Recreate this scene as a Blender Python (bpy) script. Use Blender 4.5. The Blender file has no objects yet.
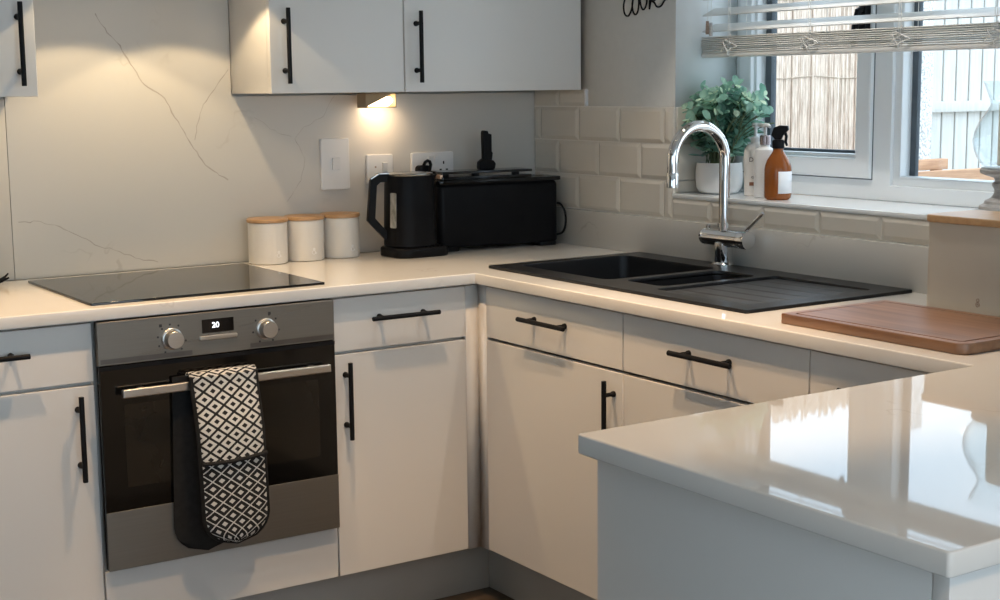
import bpy, bmesh, math, random
from mathutils import Vector, Matrix
from mathutils.geometry import tessellate_polygon
random.seed(7)
C = bpy.context.scene
COL = C.collection
pi = math.pi

# light levels
HOOD, WEDGE, DOWN, SKY, EXPO = 3.7, .75, 46.0, 1.85, 0.85

# ------------------------------------------------------------------ helpers
def rrect(x0, y0, x1, y1, r, n=5):
    r = max(0.0, min(r, (x1-x0)/2-1e-5, (y1-y0)/2-1e-5))
    if r <= 1e-6:
        return [(x0, y0), (x1, y0), (x1, y1), (x0, y1)]
    out = []
    for cx, cy, a0 in ((x1-r, y0+r, -pi/2), (x1-r, y1-r, 0), (x0+r, y1-r, pi/2), (x0+r, y0+r, pi)):
        for k in range(n+1):
            a = a0 + pi/2*k/n
            out.append((cx+r*math.cos(a), cy+r*math.sin(a)))
    return out

def circle(cx, cy, r, n=32):
    return [(cx+r*math.cos(2*pi*k/n), cy+r*math.sin(2*pi*k/n)) for k in range(n)]

def round_poly(pts, radii, n=5):
    out = []
    L = len(pts)
    for i in range(L):
        p, a, b = Vector(pts[i]), Vector(pts[i-1]), Vector(pts[(i+1) % L])
        r = radii[i] if isinstance(radii, (list, tuple)) else radii
        if r <= 1e-6:
            out.append(tuple(p)); continue
        u, v = (a-p).normalized(), (b-p).normalized()
        ang = u.angle(v)
        t = r/math.tan(ang/2)
        c = p+(u+v).normalized()*(r/math.sin(ang/2))
        s, e = p+u*t-c, p+v*t-c
        a0 = math.atan2(s.y, s.x); a1 = math.atan2(e.y, e.x)
        d = (a1-a0+pi) % (2*pi)-pi
        for k in range(n+1):
            th = a0+d*k/n
            out.append((c.x+r*math.cos(th), c.y+r*math.sin(th)))
    return out

def offset(loop, d):
    if abs(d) < 1e-9:
        return list(loop)
    out = []
    n = len(loop)
    for i in range(n):
        p, a, b = Vector(loop[i]), Vector(loop[i-1]), Vector(loop[(i+1) % n])
        e1, e2 = (p-a), (b-p)
        if e1.length < 1e-9 or e2.length < 1e-9:
            e = e1 if e1.length > e2.length else e2
            e1 = e2 = e
        n1 = Vector((-e1.y, e1.x)).normalized(); n2 = Vector((-e2.y, e2.x)).normalized()
        m = n1+n2
        if m.length < 1e-6:
            m = n1
        m.normalize()
        k = d/max(0.3, m.dot(n1))
        out.append((p.x+m.x*k, p.y+m.y*k))
    return out

M_UP = lambda u, v, w: (u, v, w)
def M_BACK(y0):   # front facing -y : u = x, v = z, w outwards
    return lambda u, v, w: (u, y0-w, v)
def M_RIGHT(x0):  # front facing -x : u = -y, v = z, w outwards
    return lambda u, v, w: (x0-w, -u, v)
def M_OUT(y0):    # facing +y
    return lambda u, v, w: (-u, y0+w, v)

class MB:
    def __init__(s):
        s.v = []; s.f = []; s.m = []; s.flat = []; s.mat = 0
    def add(s, verts, faces, nflat=0):
        o = len(s.v)
        s.v += [tuple(p) for p in verts]
        s.f += [tuple(i+o for i in f) for f in faces]
        s.m += [s.mat]*len(faces)
        s.flat += [False]*(len(faces)-nflat)+[True]*nflat
        return s
    def slab(s, outer, z0, z1, holes=(), bev=0.0, bbev=0.0, seg=3, mp=M_UP, cap0=True, cap1=True):
        loops = [list(outer)]+[list(reversed(h)) for h in holes]
        prof = []
        if bbev > 0:
            for k in range(seg+1):
                a = pi/2*k/seg
                prof.append((bbev*(1-math.sin(a)), z0+bbev*(1-math.cos(a))))
        else:
            prof.append((0, z0))
        if bev > 0:
            for k in range(seg+1):
                a = pi/2*k/seg
                prof.append((bev*(1-math.cos(a)), z1-bev*(1-math.sin(a))))
        else:
            prof.append((0, z1))
        V = []; F = []
        first = []; last = []
        for lp in loops:
            n = len(lp); rings = []
            for off, z in prof:
                q = offset(lp, off)
                rings.append(len(V))
                V += [mp(x, y, z) for x, y in q]
            for a, b in zip(rings, rings[1:]):
                for i in range(n):
                    j = (i+1) % n
                    F.append((a+i, a+j, b+j, b+i))
            first.append((offset(lp, prof[0][0]), rings[0])); last.append((offset(lp, prof[-1][0]), rings[-1]))
        ncap = len(F)
        for cap, data, flip in ((cap0, first, True), (cap1, last, False)):
            if not cap:
                continue
            if len(data) == 1:
                n = len(data[0][0]); idx = [data[0][1]+i for i in range(n)]
                F.append(tuple(reversed(idx)) if flip else tuple(idx))
            else:
                flat = []; 
                for lp, st in data:
                    flat += [st+i for i in range(len(lp))]
                tri = tessellate_polygon([[Vector((x, y, 0)) for x, y in lp] for lp, st in data])
                for t in tri:
                    F.append(tuple(flat[i] for i in t))
        return s.add(V, F, len(F)-ncap)
    def box(s, x0, y0, z0, x1, y1, z1, bev=0.0, seg=2):
        x0, x1 = min(x0, x1), max(x0, x1); y0, y1 = min(y0, y1), max(y0, y1); z0, z1 = min(z0, z1), max(z0, z1)
        return s.slab(rrect(x0, y0, x1, y1, bev, seg), z0, z1, bev=bev, bbev=bev, seg=seg)
    def loft(s, rings, cap0=True, cap1=True):
        V = []; F = []; n = len(rings[0])
        for r in rings: V += list(r)
        for k in range(len(rings)-1):
            for i in range(n):
                j = (i+1) % n
                F.append((k*n+i, k*n+j, (k+1)*n+j, (k+1)*n+i))
        if cap0: F.append(tuple(reversed(range(n))))
        if cap1: F.append(tuple((len(rings)-1)*n+i for i in range(n)))
        return s.add(V, F)
    def lathe(s, prof, c=(0, 0, 0), n=40, mp=None):
        V = []; F = []; rings = []
        for r, z in prof:
            if r < 1e-6:
                rings.append([len(V)]); V.append((c[0], c[1], c[2]+z))
            else:
                rings.append(list(range(len(V), len(V)+n)))
                V += [(c[0]+r*math.cos(2*pi*k/n), c[1]+r*math.sin(2*pi*k/n), c[2]+z) for k in range(n)]
        for a, b in zip(rings, rings[1:]):
            for i in range(n):
                j = (i+1) % n
                if len(a) == 1 and len(b) == 1: break
                if len(a) == 1: F.append((a[0], b[j], b[i]))
                elif len(b) == 1: F.append((a[i], a[j], b[0]))
                else: F.append((a[i], a[j], b[j], b[i]))
        if mp: V = [mp(*p) for p in V]
        return s.add(V, F)
    def tube(s, pts, r, n=10, caps=True, closed=False):
        P = [Vector(p) for p in pts]; L = len(P)
        rad = r if isinstance(r, (list, tuple)) else [r]*L
        T = []
        for i in range(L):
            if closed: t = P[(i+1) % L]-P[i-1]
            else: t = P[min(i+1, L-1)]-P[max(i-1, 0)]
            T.append(t.normalized())
        ref = Vector((0, 0, 1)) if abs(T[0].z) < 0.9 else Vector((1, 0, 0))
        nrm = T[0].cross(ref).normalized()
        rings = []
        for i in range(L):
            nrm = (nrm-T[i]*nrm.dot(T[i])).normalized()
            b = T[i].cross(nrm)
            rings.append([tuple(P[i]+(nrm*math.cos(2*pi*k/n)+b*math.sin(2*pi*k/n))*rad[i]) for k in range(n)])
        if closed:
            rings.append(rings[0])
            return s.loft(rings, False, False)
        return s.loft(rings, caps, caps)
    def quad(s, a, b, c, d):
        return s.add([a, b, c, d], [(0, 1, 2, 3)])
    def ribbon(s, pts, w, nrm):
        """a thin flat strip following pts, on a surface with normal nrm"""
        P = [Vector(p) for p in pts]; N = Vector(nrm); V = []; F = []
        for i, p in enumerate(P):
            t = (P[min(i+1, len(P)-1)]-P[max(i-1, 0)]).normalized()
            sd = t.cross(N).normalized()
            ww = w[i] if isinstance(w, list) else w
            V += [tuple(p+sd*ww/2), tuple(p-sd*ww/2)]
        for i in range(len(P)-1):
            F.append((2*i, 2*i+1, 2*i+3, 2*i+2))
        return s.add(V, F)
    def build(s, name, mats, parent=None, origin=None, angle=35, recalc=True):
        if not isinstance(mats, (list, tuple)): mats = [mats]
        if parent is not None:
            o = Vector(ORG[parent.name])
        elif origin is not None:
            o = Vector(origin)
        else:
            xs = [p[0] for p in s.v]; ys = [p[1] for p in s.v]; zs = [p[2] for p in s.v]
            o = Vector(((min(xs)+max(xs))/2, (min(ys)+max(ys))/2, min(zs)))
        me = bpy.data.meshes.new(name)
        me.from_pydata([tuple(Vector(p)-o) for p in s.v], [], s.f)
        for mt in mats: me.materials.append(mt)
        me.polygons.foreach_set('material_index', s.m)
        if recalc:
            bm = bmesh.new(); bm.from_mesh(me)
            bmesh.ops.recalc_face_normals(bm, faces=bm.faces)
            bm.to_mesh(me); bm.free()
        me.set_sharp_from_angle(angle=math.radians(angle))
        me.polygons.foreach_set('use_smooth', [not q for q in s.flat])
        me.update()
        ob = bpy.data.objects.new(name, me); COL.objects.link(ob)
        if parent is not None:
            ob.parent = parent
        else:
            ob.location = o
        ORG[ob.name] = tuple(o)
        return ob
ORG = {}

def tag(o, label=None, cat=None, group=None, kind=None):
    if label: o['label'] = label
    if cat: o['category'] = cat
    if group: o['group'] = group
    if kind: o['kind'] = kind
    return o
def thing(name, loc, label, cat, group=None):
    o = bpy.data.objects.new(name, None); COL.objects.link(o)
    o.empty_display_size = 0.05
    o.location = loc; ORG[o.name] = tuple(loc)
    return tag(o, label, cat, group)
def copy_tree(o, parent=None):
    c = o.copy(); COL.objects.link(c)
    if parent is not None: c.parent = parent
    for ch in list(o.children): copy_tree(ch, c)
    return c
def text_mesh(body, size, name, mat, parent, mp, extrude=0.0004, align='CENTER'):
    cu = bpy.data.curves.new(name, 'FONT'); cu.body = body; cu.size = size; cu.extrude = extrude
    cu.align_x = align; cu.align_y = 'CENTER'; cu.resolution_u = 3
    tmp = bpy.data.objects.new(name, cu)
    me0 = bpy.data.meshes.new_from_object(tmp)
    b = MB()
    b.add([mp(v.co.x, v.co.y, v.co.z) for v in me0.vertices], [tuple(p.vertices) for p in me0.polygons])
    bpy.data.objects.remove(tmp); bpy.data.meshes.remove(me0)
    return b.build(name, mat, parent)

# ------------------------------------------------------------------ materials
MATS = {}
def mat(name, col, rough=0.5, metal=0.0, spec=0.5, trans=0.0, ior=1.45, coat=0.0, emit=None, estr=0.0, sss=0.0):
    m = bpy.data.materials.new(name); m.use_nodes = True
    b = m.node_tree.nodes['Principled BSDF']
    b.inputs['Base Color'].default_value = (*col, 1)
    b.inputs['Roughness'].default_value = rough
    b.inputs['Metallic'].default_value = metal
    b.inputs['Specular IOR Level'].default_value = spec
    b.inputs['Transmission Weight'].default_value = trans
    b.inputs['IOR'].default_value = ior
    b.inputs['Coat Weight'].default_value = coat
    if emit:
        b.inputs['Emission Color'].default_value = (*emit, 1); b.inputs['Emission Strength'].default_value = estr
    MATS[name] = m
    return m
def nodes(m):
    return m.node_tree.nodes, m.node_tree.links, m.node_tree.nodes['Principled BSDF']
def vary(m, c1, c2, scale=6, stretch=(1, 1, 1), detail=4, bump=0.0, lo=0.3, hi=0.7, rough=None):
    """noise between two colours of the material itself, in object space"""
    N, L, b = nodes(m)
    tc = N.new('ShaderNodeTexCoord'); mp = N.new('ShaderNodeMapping'); mp.inputs['Scale'].default_value = stretch
    ns = N.new('ShaderNodeTexNoise'); ns.inputs['Scale'].default_value = scale; ns.inputs['Detail'].default_value = detail
    cr = N.new('ShaderNodeValToRGB')
    cr.color_ramp.elements[0].position = lo; cr.color_ramp.elements[0].color = (*c1, 1)
    cr.color_ramp.elements[1].position = hi; cr.color_ramp.elements[1].color = (*c2, 1)
    L.new(tc.outputs['Object'], mp.inputs['Vector']); L.new(mp.outputs['Vector'], ns.inputs['Vector'])
    L.new(ns.outputs['Fac'], cr.inputs['Fac']); L.new(cr.outputs['Color'], b.inputs['Base Color'])
    if bump:
        bp = N.new('ShaderNodeBump'); bp.inputs['Strength'].default_value = bump; bp.inputs['Distance'].default_value = 0.004
        L.new(ns.outputs['Fac'], bp.inputs['Height']); L.new(bp.outputs['Normal'], b.inputs['Normal'])
    if rough:
        mr = N.new('ShaderNodeMapRange'); mr.inputs['To Min'].default_value = rough[0]; mr.inputs['To Max'].default_value = rough[1]
        L.new(ns.outputs['Fac'], mr.inputs['Value']); L.new(mr.outputs['Result'], b.inputs['Roughness'])
    return m
def quartz(name, base, vein, rough):
    m = mat(name, base, rough)
    N, L, b = nodes(m)
    tc = N.new('ShaderNodeTexCoord')
    n1 = N.new('ShaderNodeTexNoise'); n1.inputs['Scale'].default_value = 1.7; n1.inputs['Detail'].default_value = 5; n1.inputs['Roughness'].default_value = 0.6
    n2 = N.new('ShaderNodeTexNoise'); n2.inputs['Scale'].default_value = 4.3; n2.inputs['Detail'].default_value = 2
    L.new(tc.outputs['Object'], n1.inputs['Vector']); L.new(tc.outputs['Object'], n2.inputs['Vector'])
    s1 = N.new('ShaderNodeMath'); s1.operation = 'SUBTRACT'; s1.inputs[1].default_value = 0.5; L.new(n1.outputs['Fac'], s1.inputs[0])
    s2 = N.new('ShaderNodeMath'); s2.operation = 'ABSOLUTE'; L.new(s1.outputs[0], s2.inputs[0])
    s3 = N.new('ShaderNodeMapRange'); s3.inputs['From Min'].default_value = 0.0; s3.inputs['From Max'].default_value = 0.006
    s3.inputs['To Min'].default_value = 1.0; s3.inputs['To Max'].default_value = 0.0; L.new(s2.outputs[0], s3.inputs['Value'])
    s4 = N.new('ShaderNodeMapRange'); s4.inputs['From Min'].default_value = 0.55; s4.inputs['From Max'].default_value = 0.7; L.new(n2.outputs['Fac'], s4.inputs['Value'])
    s5 = N.new('ShaderNodeMath'); s5.operation = 'MULTIPLY'; L.new(s3.outputs[0], s5.inputs[0]); L.new(s4.outputs[0], s5.inputs[1])
    s6 = N.new('ShaderNodeMath'); s6.operation = 'MULTIPLY'; s6.inputs[1].default_value = 0.45; L.new(s5.outputs[0], s6.inputs[0])
    mx = N.new('ShaderNodeMix'); mx.data_type = 'RGBA'
    mx.inputs[6].default_value = (*base, 1); mx.inputs[7].default_value = (*vein, 1)
    L.new(s6.outputs[0], mx.inputs[0]); L.new(mx.outputs[2], b.inputs['Base Color'])
    return m
def wood(name, c1, c2, rough=0.4, scale=3.0, stretch=(1, 12, 12), bump=0.05):
    return vary(mat(name, c1, rough), c1, c2, scale, stretch, 6, bump, 0.3, 0.7)

m_wall = vary(mat('wall_paint', (0.56, 0.53, 0.48), 0.8), (0.55, 0.52, 0.47), (0.57, 0.54, 0.49), 40)
m_recess = vary(mat('recess_paint', (0.84, 0.86, 0.86), 0.6), (0.83, 0.85, 0.85), (0.85, 0.87, 0.87), 30)
m_ceil = vary(mat('ceiling_paint', (0.85, 0.84, 0.82), 0.8), (0.84, 0.83, 0.81), (0.86, 0.85, 0.83), 30)
m_door = vary(mat('door_lacquer', (0.72, 0.69, 0.65), 0.32), (0.715, 0.685, 0.645), (0.725, 0.695, 0.655), 3)
m_carc = vary(mat('carcass_board', (0.55, 0.53, 0.5), 0.5), (0.54, 0.52, 0.49), (0.56, 0.54, 0.51), 20)
m_plinth = vary(mat('plinth_board', (0.5, 0.48, 0.44), 0.5), (0.49, 0.47, 0.43), (0.51, 0.49, 0.45), 10)
m_top = quartz('white_quartz', (0.72, 0.69, 0.645), (0.45, 0.40, 0.34), 0.03)
m_top.node_tree.nodes['Principled BSDF'].inputs['Specular IOR Level'].default_value = 0.32
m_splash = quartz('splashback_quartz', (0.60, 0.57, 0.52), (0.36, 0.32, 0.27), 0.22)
m_vein = vary(mat('quartz_vein', (0.36, 0.32, 0.27), 0.3), (0.34, 0.3, 0.26), (0.46, 0.42, 0.36), 30)
m_tile = vary(mat('tile_glaze', (0.66, 0.61, 0.53), 0.18), (0.65, 0.6, 0.52), (0.67, 0.62, 0.54), 8)
m_grout = vary(mat('tile_grout', (0.74, 0.70, 0.63), 0.8), (0.73, 0.69, 0.62), (0.75, 0.71, 0.64), 60)
m_black = vary(mat('matt_black_metal', (0.012, 0.012, 0.013), 0.4, spec=0.09), (0.011, 0.011, 0.012), (0.014, 0.014, 0.015), 30)
m_plastic = vary(mat('black_plastic', (0.009, 0.009, 0.01), 0.35, spec=0.09), (0.008, 0.008, 0.009), (0.011, 0.011, 0.012), 20)
m_gloss = vary(mat('black_gloss', (0.006, 0.006, 0.007), 0.12), (0.005, 0.005, 0.006), (0.007, 0.007, 0.008), 20)
m_hob = mat('hob_glass', (0.006, 0.006, 0.006), 0.045, spec=0.6)
vary(m_hob, (0.005, 0.005, 0.005), (0.008, 0.008, 0.008), 12)
m_ovenglass = vary(mat('oven_glass', (0.004, 0.004, 0.004), 0.08), (0.0035, 0.0035, 0.0035), (0.005, 0.005, 0.005), 12)
m_steel = vary(mat('brushed_steel', (0.25, 0.232, 0.205), 0.38, metal=1.0), (0.24, 0.222, 0.195), (0.26, 0.242, 0.215), 8, (1, 60, 60), 4, 0, 0.3, 0.7, (0.46, 0.54))
m_lightsteel = vary(mat('satin_steel', (0.6, 0.58, 0.55), 0.32, metal=1.0), (0.58, 0.56, 0.53), (0.62, 0.6, 0.57), 8, (1, 60, 60))
m_chrome = mat('chrome', (0.78, 0.78, 0.78), 0.05, metal=1.0)
vary(m_chrome, (0.77, 0.77, 0.77), (0.79, 0.79, 0.79), 4)
m_sink = vary(mat('black_composite', (0.012, 0.0125, 0.014), 0.32, spec=0.35), (0.010, 0.0105, 0.012), (0.014, 0.0145, 0.016), 300, bump=0.03)
m_drain = vary(mat('ribbed_composite', (0.012, 0.0125, 0.014), 0.5, spec=1.0), (0.010, 0.0105, 0.012), (0.014, 0.0145, 0.016), 300)
m_white = vary(mat('white_plastic', (0.72, 0.71, 0.7), 0.3), (0.71, 0.7, 0.69), (0.73, 0.72, 0.71), 10)
m_upvc = vary(mat('white_upvc', (0.85, 0.88, 0.90), 0.25), (0.845, 0.875, 0.895), (0.855, 0.885, 0.905), 10)
m_gasket = vary(mat('rubber_gasket', (0.09, 0.11, 0.13), 0.6), (0.08, 0.1, 0.12), (0.1, 0.12, 0.14), 20)
m_cream = vary(mat('cream_enamel', (0.72, 0.69, 0.64), 0.3), (0.71, 0.68, 0.63), (0.73, 0.7, 0.65), 10)
m_bin = vary(mat('bin_enamel', (0.50, 0.435, 0.35), 0.35), (0.49, 0.425, 0.34), (0.51, 0.445, 0.36), 10)
m_lid = wood('bamboo', (0.46, 0.26, 0.12), (0.55, 0.33, 0.16), 0.4, 4, (3, 20, 20))
m_board = wood('walnut_board', (0.14, 0.062, 0.028), (0.27, 0.135, 0.065), 0.42, 3, (14, 1.2, 14), 0.02)
m_board.node_tree.nodes['Principled BSDF'].inputs['Specular IOR Level'].default_value = 0.9
m_boardgroove = wood('board_groove', (0.10, 0.045, 0.02), (0.14, 0.065, 0.03), 0.4)
m_ceramic = vary(mat('white_ceramic', (0.78, 0.77, 0.76), 0.35), (0.77, 0.76, 0.75), (0.79, 0.78, 0.77), 10)
m_leaf = vary(mat('eucalyptus_leaf', (0.10, 0.22, 0.16), 0.45), (0.10, 0.28, 0.21), (0.46, 0.70, 0.58), 16)
m_leaf2 = vary(mat('pale_leaf', (0.36, 0.55, 0.38), 0.5), (0.50, 0.72, 0.54), (0.74, 0.88, 0.70), 16)
m_stem = vary(mat('stem', (0.12, 0.17, 0.09), 0.6), (0.1, 0.15, 0.08), (0.15, 0.2, 0.11), 20)
m_soil = vary(mat('soil', (0.03, 0.026, 0.022), 0.9), (0.012, 0.011, 0.01), (0.06, 0.052, 0.045), 60, bump=0.3)
m_soap = vary(mat('cream_bottle', (0.74, 0.70, 0.66), 0.3), (0.73, 0.69, 0.65), (0.75, 0.71, 0.67), 8)
m_brown = vary(mat('brown_label', (0.22, 0.085, 0.045), 0.5), (0.21, 0.08, 0.04), (0.24, 0.095, 0.05), 30)
m_ink = vary(mat('dark_print', (0.05, 0.035, 0.03), 0.5), (0.045, 0.03, 0.025), (0.06, 0.04, 0.035), 30)
m_paper = vary(mat('white_label', (0.85, 0.86, 0.88), 0.6), (0.84, 0.85, 0.87), (0.86, 0.87, 0.89), 40)
m_blind = vary(mat('blind_slat', (0.74, 0.73, 0.70), 0.4), (0.72, 0.71, 0.68), (0.76, 0.75, 0.72), 6, (20, 1, 20))
m_cordw = vary(mat('blind_cord', (0.78, 0.76, 0.72), 0.8), (0.74, 0.72, 0.68), (0.82, 0.8, 0.76), 200)
m_tassel = wood('tassel_wood', (0.28, 0.2, 0.15), (0.4, 0.3, 0.24), 0.6, 20)
m_candle = vary(mat('candle_wax', (0.85, 0.78, 0.66), 0.5), (0.84, 0.77, 0.65), (0.86, 0.79, 0.67), 10)
m_pedestal = vary(mat('grey_washed_wood', (0.42, 0.40, 0.38), 0.6), (0.34, 0.32, 0.3), (0.52, 0.5, 0.48), 9, (3, 3, 14), 5, 0.1)
m_bronze = vary(mat('bronze_housing', (0.30, 0.22, 0.13), 0.4, metal=0.3), (0.28, 0.2, 0.12), (0.32, 0.24, 0.14), 20)
m_lens = mat('lamp_lens', (1, 0.9, 0.7), 0.3, emit=(1.0, 0.83, 0.52), estr=6.0)
vary(m_lens, (1, 0.9, 0.7), (1, 0.92, 0.72), 5)
m_digit = mat('display_digit', (0.9, 0.9, 0.9), 0.5, emit=(0.85, 0.92, 1.0), estr=1.6)
m_dlight = mat('downlight_lens', (1, 0.9, 0.75), 0.3, emit=(1.0, 0.82, 0.6), estr=12.0)
m_floor = wood('dark_wood_floor', (0.035, 0.026, 0.018), (0.085, 0.062, 0.042), 0.35, 2.0, (1.2, 14, 1))
m_reed = wood('reed_cane', (0.48, 0.36, 0.28), (0.82, 0.68, 0.56), 0.7, 9, (9, 9, 1.2), 0.1)
m_fence = wood('painted_fence', (0.60, 0.595, 0.56), (0.70, 0.695, 0.67), 0.7, 5, (12, 12, 1), 0.1)
m_gap = vary(mat('fence_backing', (0.3, 0.28, 0.26), 0.8), (0.28, 0.26, 0.24), (0.32, 0.3, 0.28), 20)
m_post = wood('weathered_post', (0.40, 0.31, 0.23), (0.55, 0.46, 0.36), 0.7, 6, (12, 12, 1), 0.1)
m_pebble = vary(mat('pebbledash', (0.7, 0.7, 0.7), 0.9), (0.40, 0.40, 0.40), (0.86, 0.86, 0.85), 90, (1, 1, 1), 3, 0.8, 0.35, 0.55)
m_planter = wood('orange_timber', (0.46, 0.24, 0.13), (0.66, 0.38, 0.22), 0.6, 5, (1.5, 14, 14), 0.1)
m_ground = vary(mat('garden_ground', (0.35, 0.34, 0.31), 0.9), (0.25, 0.25, 0.22), (0.42, 0.4, 0.37), 5, bump=0.2)
m_emblem = vary(mat('silver_emblem', (.88, .87, .85), .3, metal=.4), (.87, .86, .84), (.9, .89, .87), 10)

def leafy(m, k):
    """thin leaves let some light through"""
    N = m.node_tree.nodes; L = m.node_tree.links; b = N['Principled BSDF']; o = N['Material Output']
    tr = N.new('ShaderNodeBsdfTranslucent'); mx = N.new('ShaderNodeMixShader'); mx.inputs[0].default_value = k
    src = b.inputs['Base Color'].links[0].from_socket
    L.new(src, tr.inputs['Color']); L.new(b.outputs[0], mx.inputs[1]); L.new(tr.outputs[0], mx.inputs[2]); L.new(mx.outputs[0], o.inputs['Surface'])
leafy(m_leaf, .35); leafy(m_leaf2, .45)
def glass_pane(name, tint=(0.97, 0.99, 0.99)):
    m = bpy.data.materials.new(name); m.use_nodes = True
    N = m.node_tree.nodes; L = m.node_tree.links; N.clear()
    out = N.new('ShaderNodeOutputMaterial'); mx = N.new('ShaderNodeMixShader')
    tr = N.new('ShaderNodeBsdfTransparent'); tr.inputs['Color'].default_value = (*tint, 1)
    gl = N.new('ShaderNodeBsdfGlossy'); gl.inputs['Roughness'].default_value = 0.02
    lw = N.new('ShaderNodeLayerWeight')
    pw = N.new('ShaderNodeMath'); pw.operation = 'POWER'; pw.inputs[1].default_value = 4.0; L.new(lw.outputs['Facing'], pw.inputs[0])
    fr = N.new('ShaderNodeMath'); fr.operation = 'MULTIPLY_ADD'; fr.inputs[1].default_value = .8; fr.inputs[2].default_value = .035; L.new(pw.outputs[0], fr.inputs[0])
    L.new(fr.outputs[0], mx.inputs[0]); L.new(tr.outputs[0], mx.inputs[1]); L.new(gl.outputs[0], mx.inputs[2])
    L.new(mx.outputs[0], out.inputs['Surface'])
    return m
m_pane = glass_pane('window_glass')
m_hurricane = glass_pane('hurricane_glass', (0.955, 0.975, 0.98))
m_amber = mat('amber_glass', (0.36, 0.105, 0.02), 0.12, trans=0.35, ior=1.4)
vary(m_amber, (0.34, 0.095, 0.018), (0.40, 0.12, 0.025), 10)
m_kwin = vary(mat('water_window', (0.22, 0.22, 0.2), 0.2), (0.16, 0.16, 0.14), (0.4, 0.39, 0.35), 60, (1, 1, 0.6))

# ------------------------------------------------------------------ the setting
ZT = 0.898; ZB = 0.8695
def struct(name, mb, m, angle=35):
    o = mb.build(name, m, angle=angle); o['kind'] = 'structure'; return o
XL, YF, ZC = -4.3, -5.7, 2.42
WY0, WY1, WZ0, WZ1 = -0.674, -2.20, 1.060, 2.12   # window opening in the right wall
struct('floor', MB().box(XL, YF, -0.05, 0.0, 0.0, 0.0), m_floor)
struct('ceiling', MB().box(XL-.2, YF-.2, ZC, 0.3, 0.2, ZC+.1), m_ceil)
struct('wall_back', MB().box(XL-.2, 0.012, -0.05, 0.3, 0.2, ZC), m_wall)
LY0, LY1, LZ, LB = -5.3, -3.0, 2.2, 1.0      # unseen window added in the far left wall as daylight fill
WL = MB(); WL.box(XL-.2, YF, -0.05, XL, LY0, ZC); WL.box(XL-.2, LY1, -0.05, XL, 0.012, ZC); WL.box(XL-.2, LY0, LZ, XL, LY1, ZC); WL.box(XL-.2, LY0, -.05, XL, LY1, LB)
struct('wall_left', WL, m_wall)
D = MB()
for a, b in ((LY0, LY0+.07), (-4.29, -4.21), (LY1-.07, LY1)): D.box(XL-.13, a, LB, XL-.06, b, LZ, .004)
D.box(XL-.13, LY0, LB, XL-.06, LY1, LB+.08, .004); D.box(XL-.13, LY0, LZ-.08, XL-.06, LY1, LZ, .004)
d2 = struct('added_window', D, m_upvc)
MB().box(XL-.1, LY0+.05, LB+.06, XL-.09, LY1-.05, LZ-.06).build('pane', m_pane, d2)
W = MB()
X0 = 0.010
W.box(X0, WY0, -0.05, 0.30, 0.012, ZC)
W.box(X0, YF, -0.05, 0.30, WY1, ZC)
W.box(X0, WY1, -0.05, 0.30, WY0, WZ0)
W.box(X0, WY1, WZ1, 0.30, WY0, ZC)
W.mat = 1      # white painted lining of the window recess
W.box(X0, WY0-.001, 1.317, .236, WY0, WZ1); W.box(X0, WY1, WZ0, .236, WY1+.001, WZ1); W.box(X0, WY1, WZ1-.001, .236, WY0, WZ1)
struct('wall_right', W, [m_wall, m_recess])
# wall behind the camera with a wide glazed garden door
F = MB()
DX0, DX1, DZ = -4.0, -0.15, 2.3
F.box(XL-.2, YF-.2, -0.05, DX0, YF, ZC); F.box(DX1, YF-.2, -0.05, 0.3, YF, ZC); F.box(DX0, YF-.2, DZ, DX1, YF, ZC)
struct('wall_front', F, m_wall)
D = MB()
for a, b in ((DX0, DX0+.07), (-2.1, -2.02), (DX1-.07, DX1)):
    D.box(a, YF-.13, 0.0, b, YF-.06, DZ, .004)
D.box(DX0, YF-.13, 0.0, DX1, YF-.06, .08, .004); D.box(DX0, YF-.13, DZ-.08, DX1, YF-.06, DZ, .004)
d1 = struct('door_1', D, m_upvc)
MB().box(DX0+.05, YF-.1, .06, DX1-.05, YF-.09, DZ-.06).build('pane', m_pane, d1)

# metro tiles on the right wall: bevelled tiles over a grout bed
T = MB(); T.mat = 1
# grout bed pieces
T.box(.0045, -.2685, 1.004, X0, 0.0, 1.37)
T.box(.0045, WY0, 1.004, X0, -.2685, 1.3185)
T.box(.0045, -2.22, 1.004, X0, WY0, 1.0655)
T.mat = 0
def tile(y0, y1, z0, z1):
    g = .0016; lo, hi = min(y0, y1)+g, max(y0, y1)-g
    if hi-lo < .006 or z1-z0 < .01: return
    b = min(.011, (hi-lo)/3, (z1-z0)/3)
    mp = M_RIGHT(.0045)
    lp = [(-hi, z0+g), (-lo, z0+g), (-lo, z1-g), (-hi, z1-g)]
    V = [mp(u, v, 0) for u, v in lp]+[mp(u, v, .0012) for u, v in lp]+[mp(u, v, .0055) for u, v in offset(lp, b)]
    Fc = []
    for k in (0, 4):
        for i in range(4):
            j = (i+1) % 4; Fc.append((k+i, k+j, k+4+j, k+4+i))
    Fc.append((8, 9, 10, 11)); T.add(V, Fc)
rows = [(1.0085, 1.113, -.035), (1.113, 1.215, -.133), (1.215, 1.317, -.035), (1.317, 1.3675, -.133)]
for z0, z1, st in rows:
    ends = [0.0]
    y = st
    while y > -2.2: ends.append(y); y -= .2
    for a, b in zip(ends, ends[1:]):
        if z0 > 1.3:
            if a > -.268: tile(a, max(b, -.2685), z0, z1)
            continue
        if a <= WY0+.004 or b < WY0:
            if a > WY0+.004: tile(a, WY0+.002, z0, z1)
            if z0 < 1.06:
                tile(min(a, WY0+.002), b, z0, 1.0655)
        else:
            tile(a, b, z0, z1)
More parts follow.
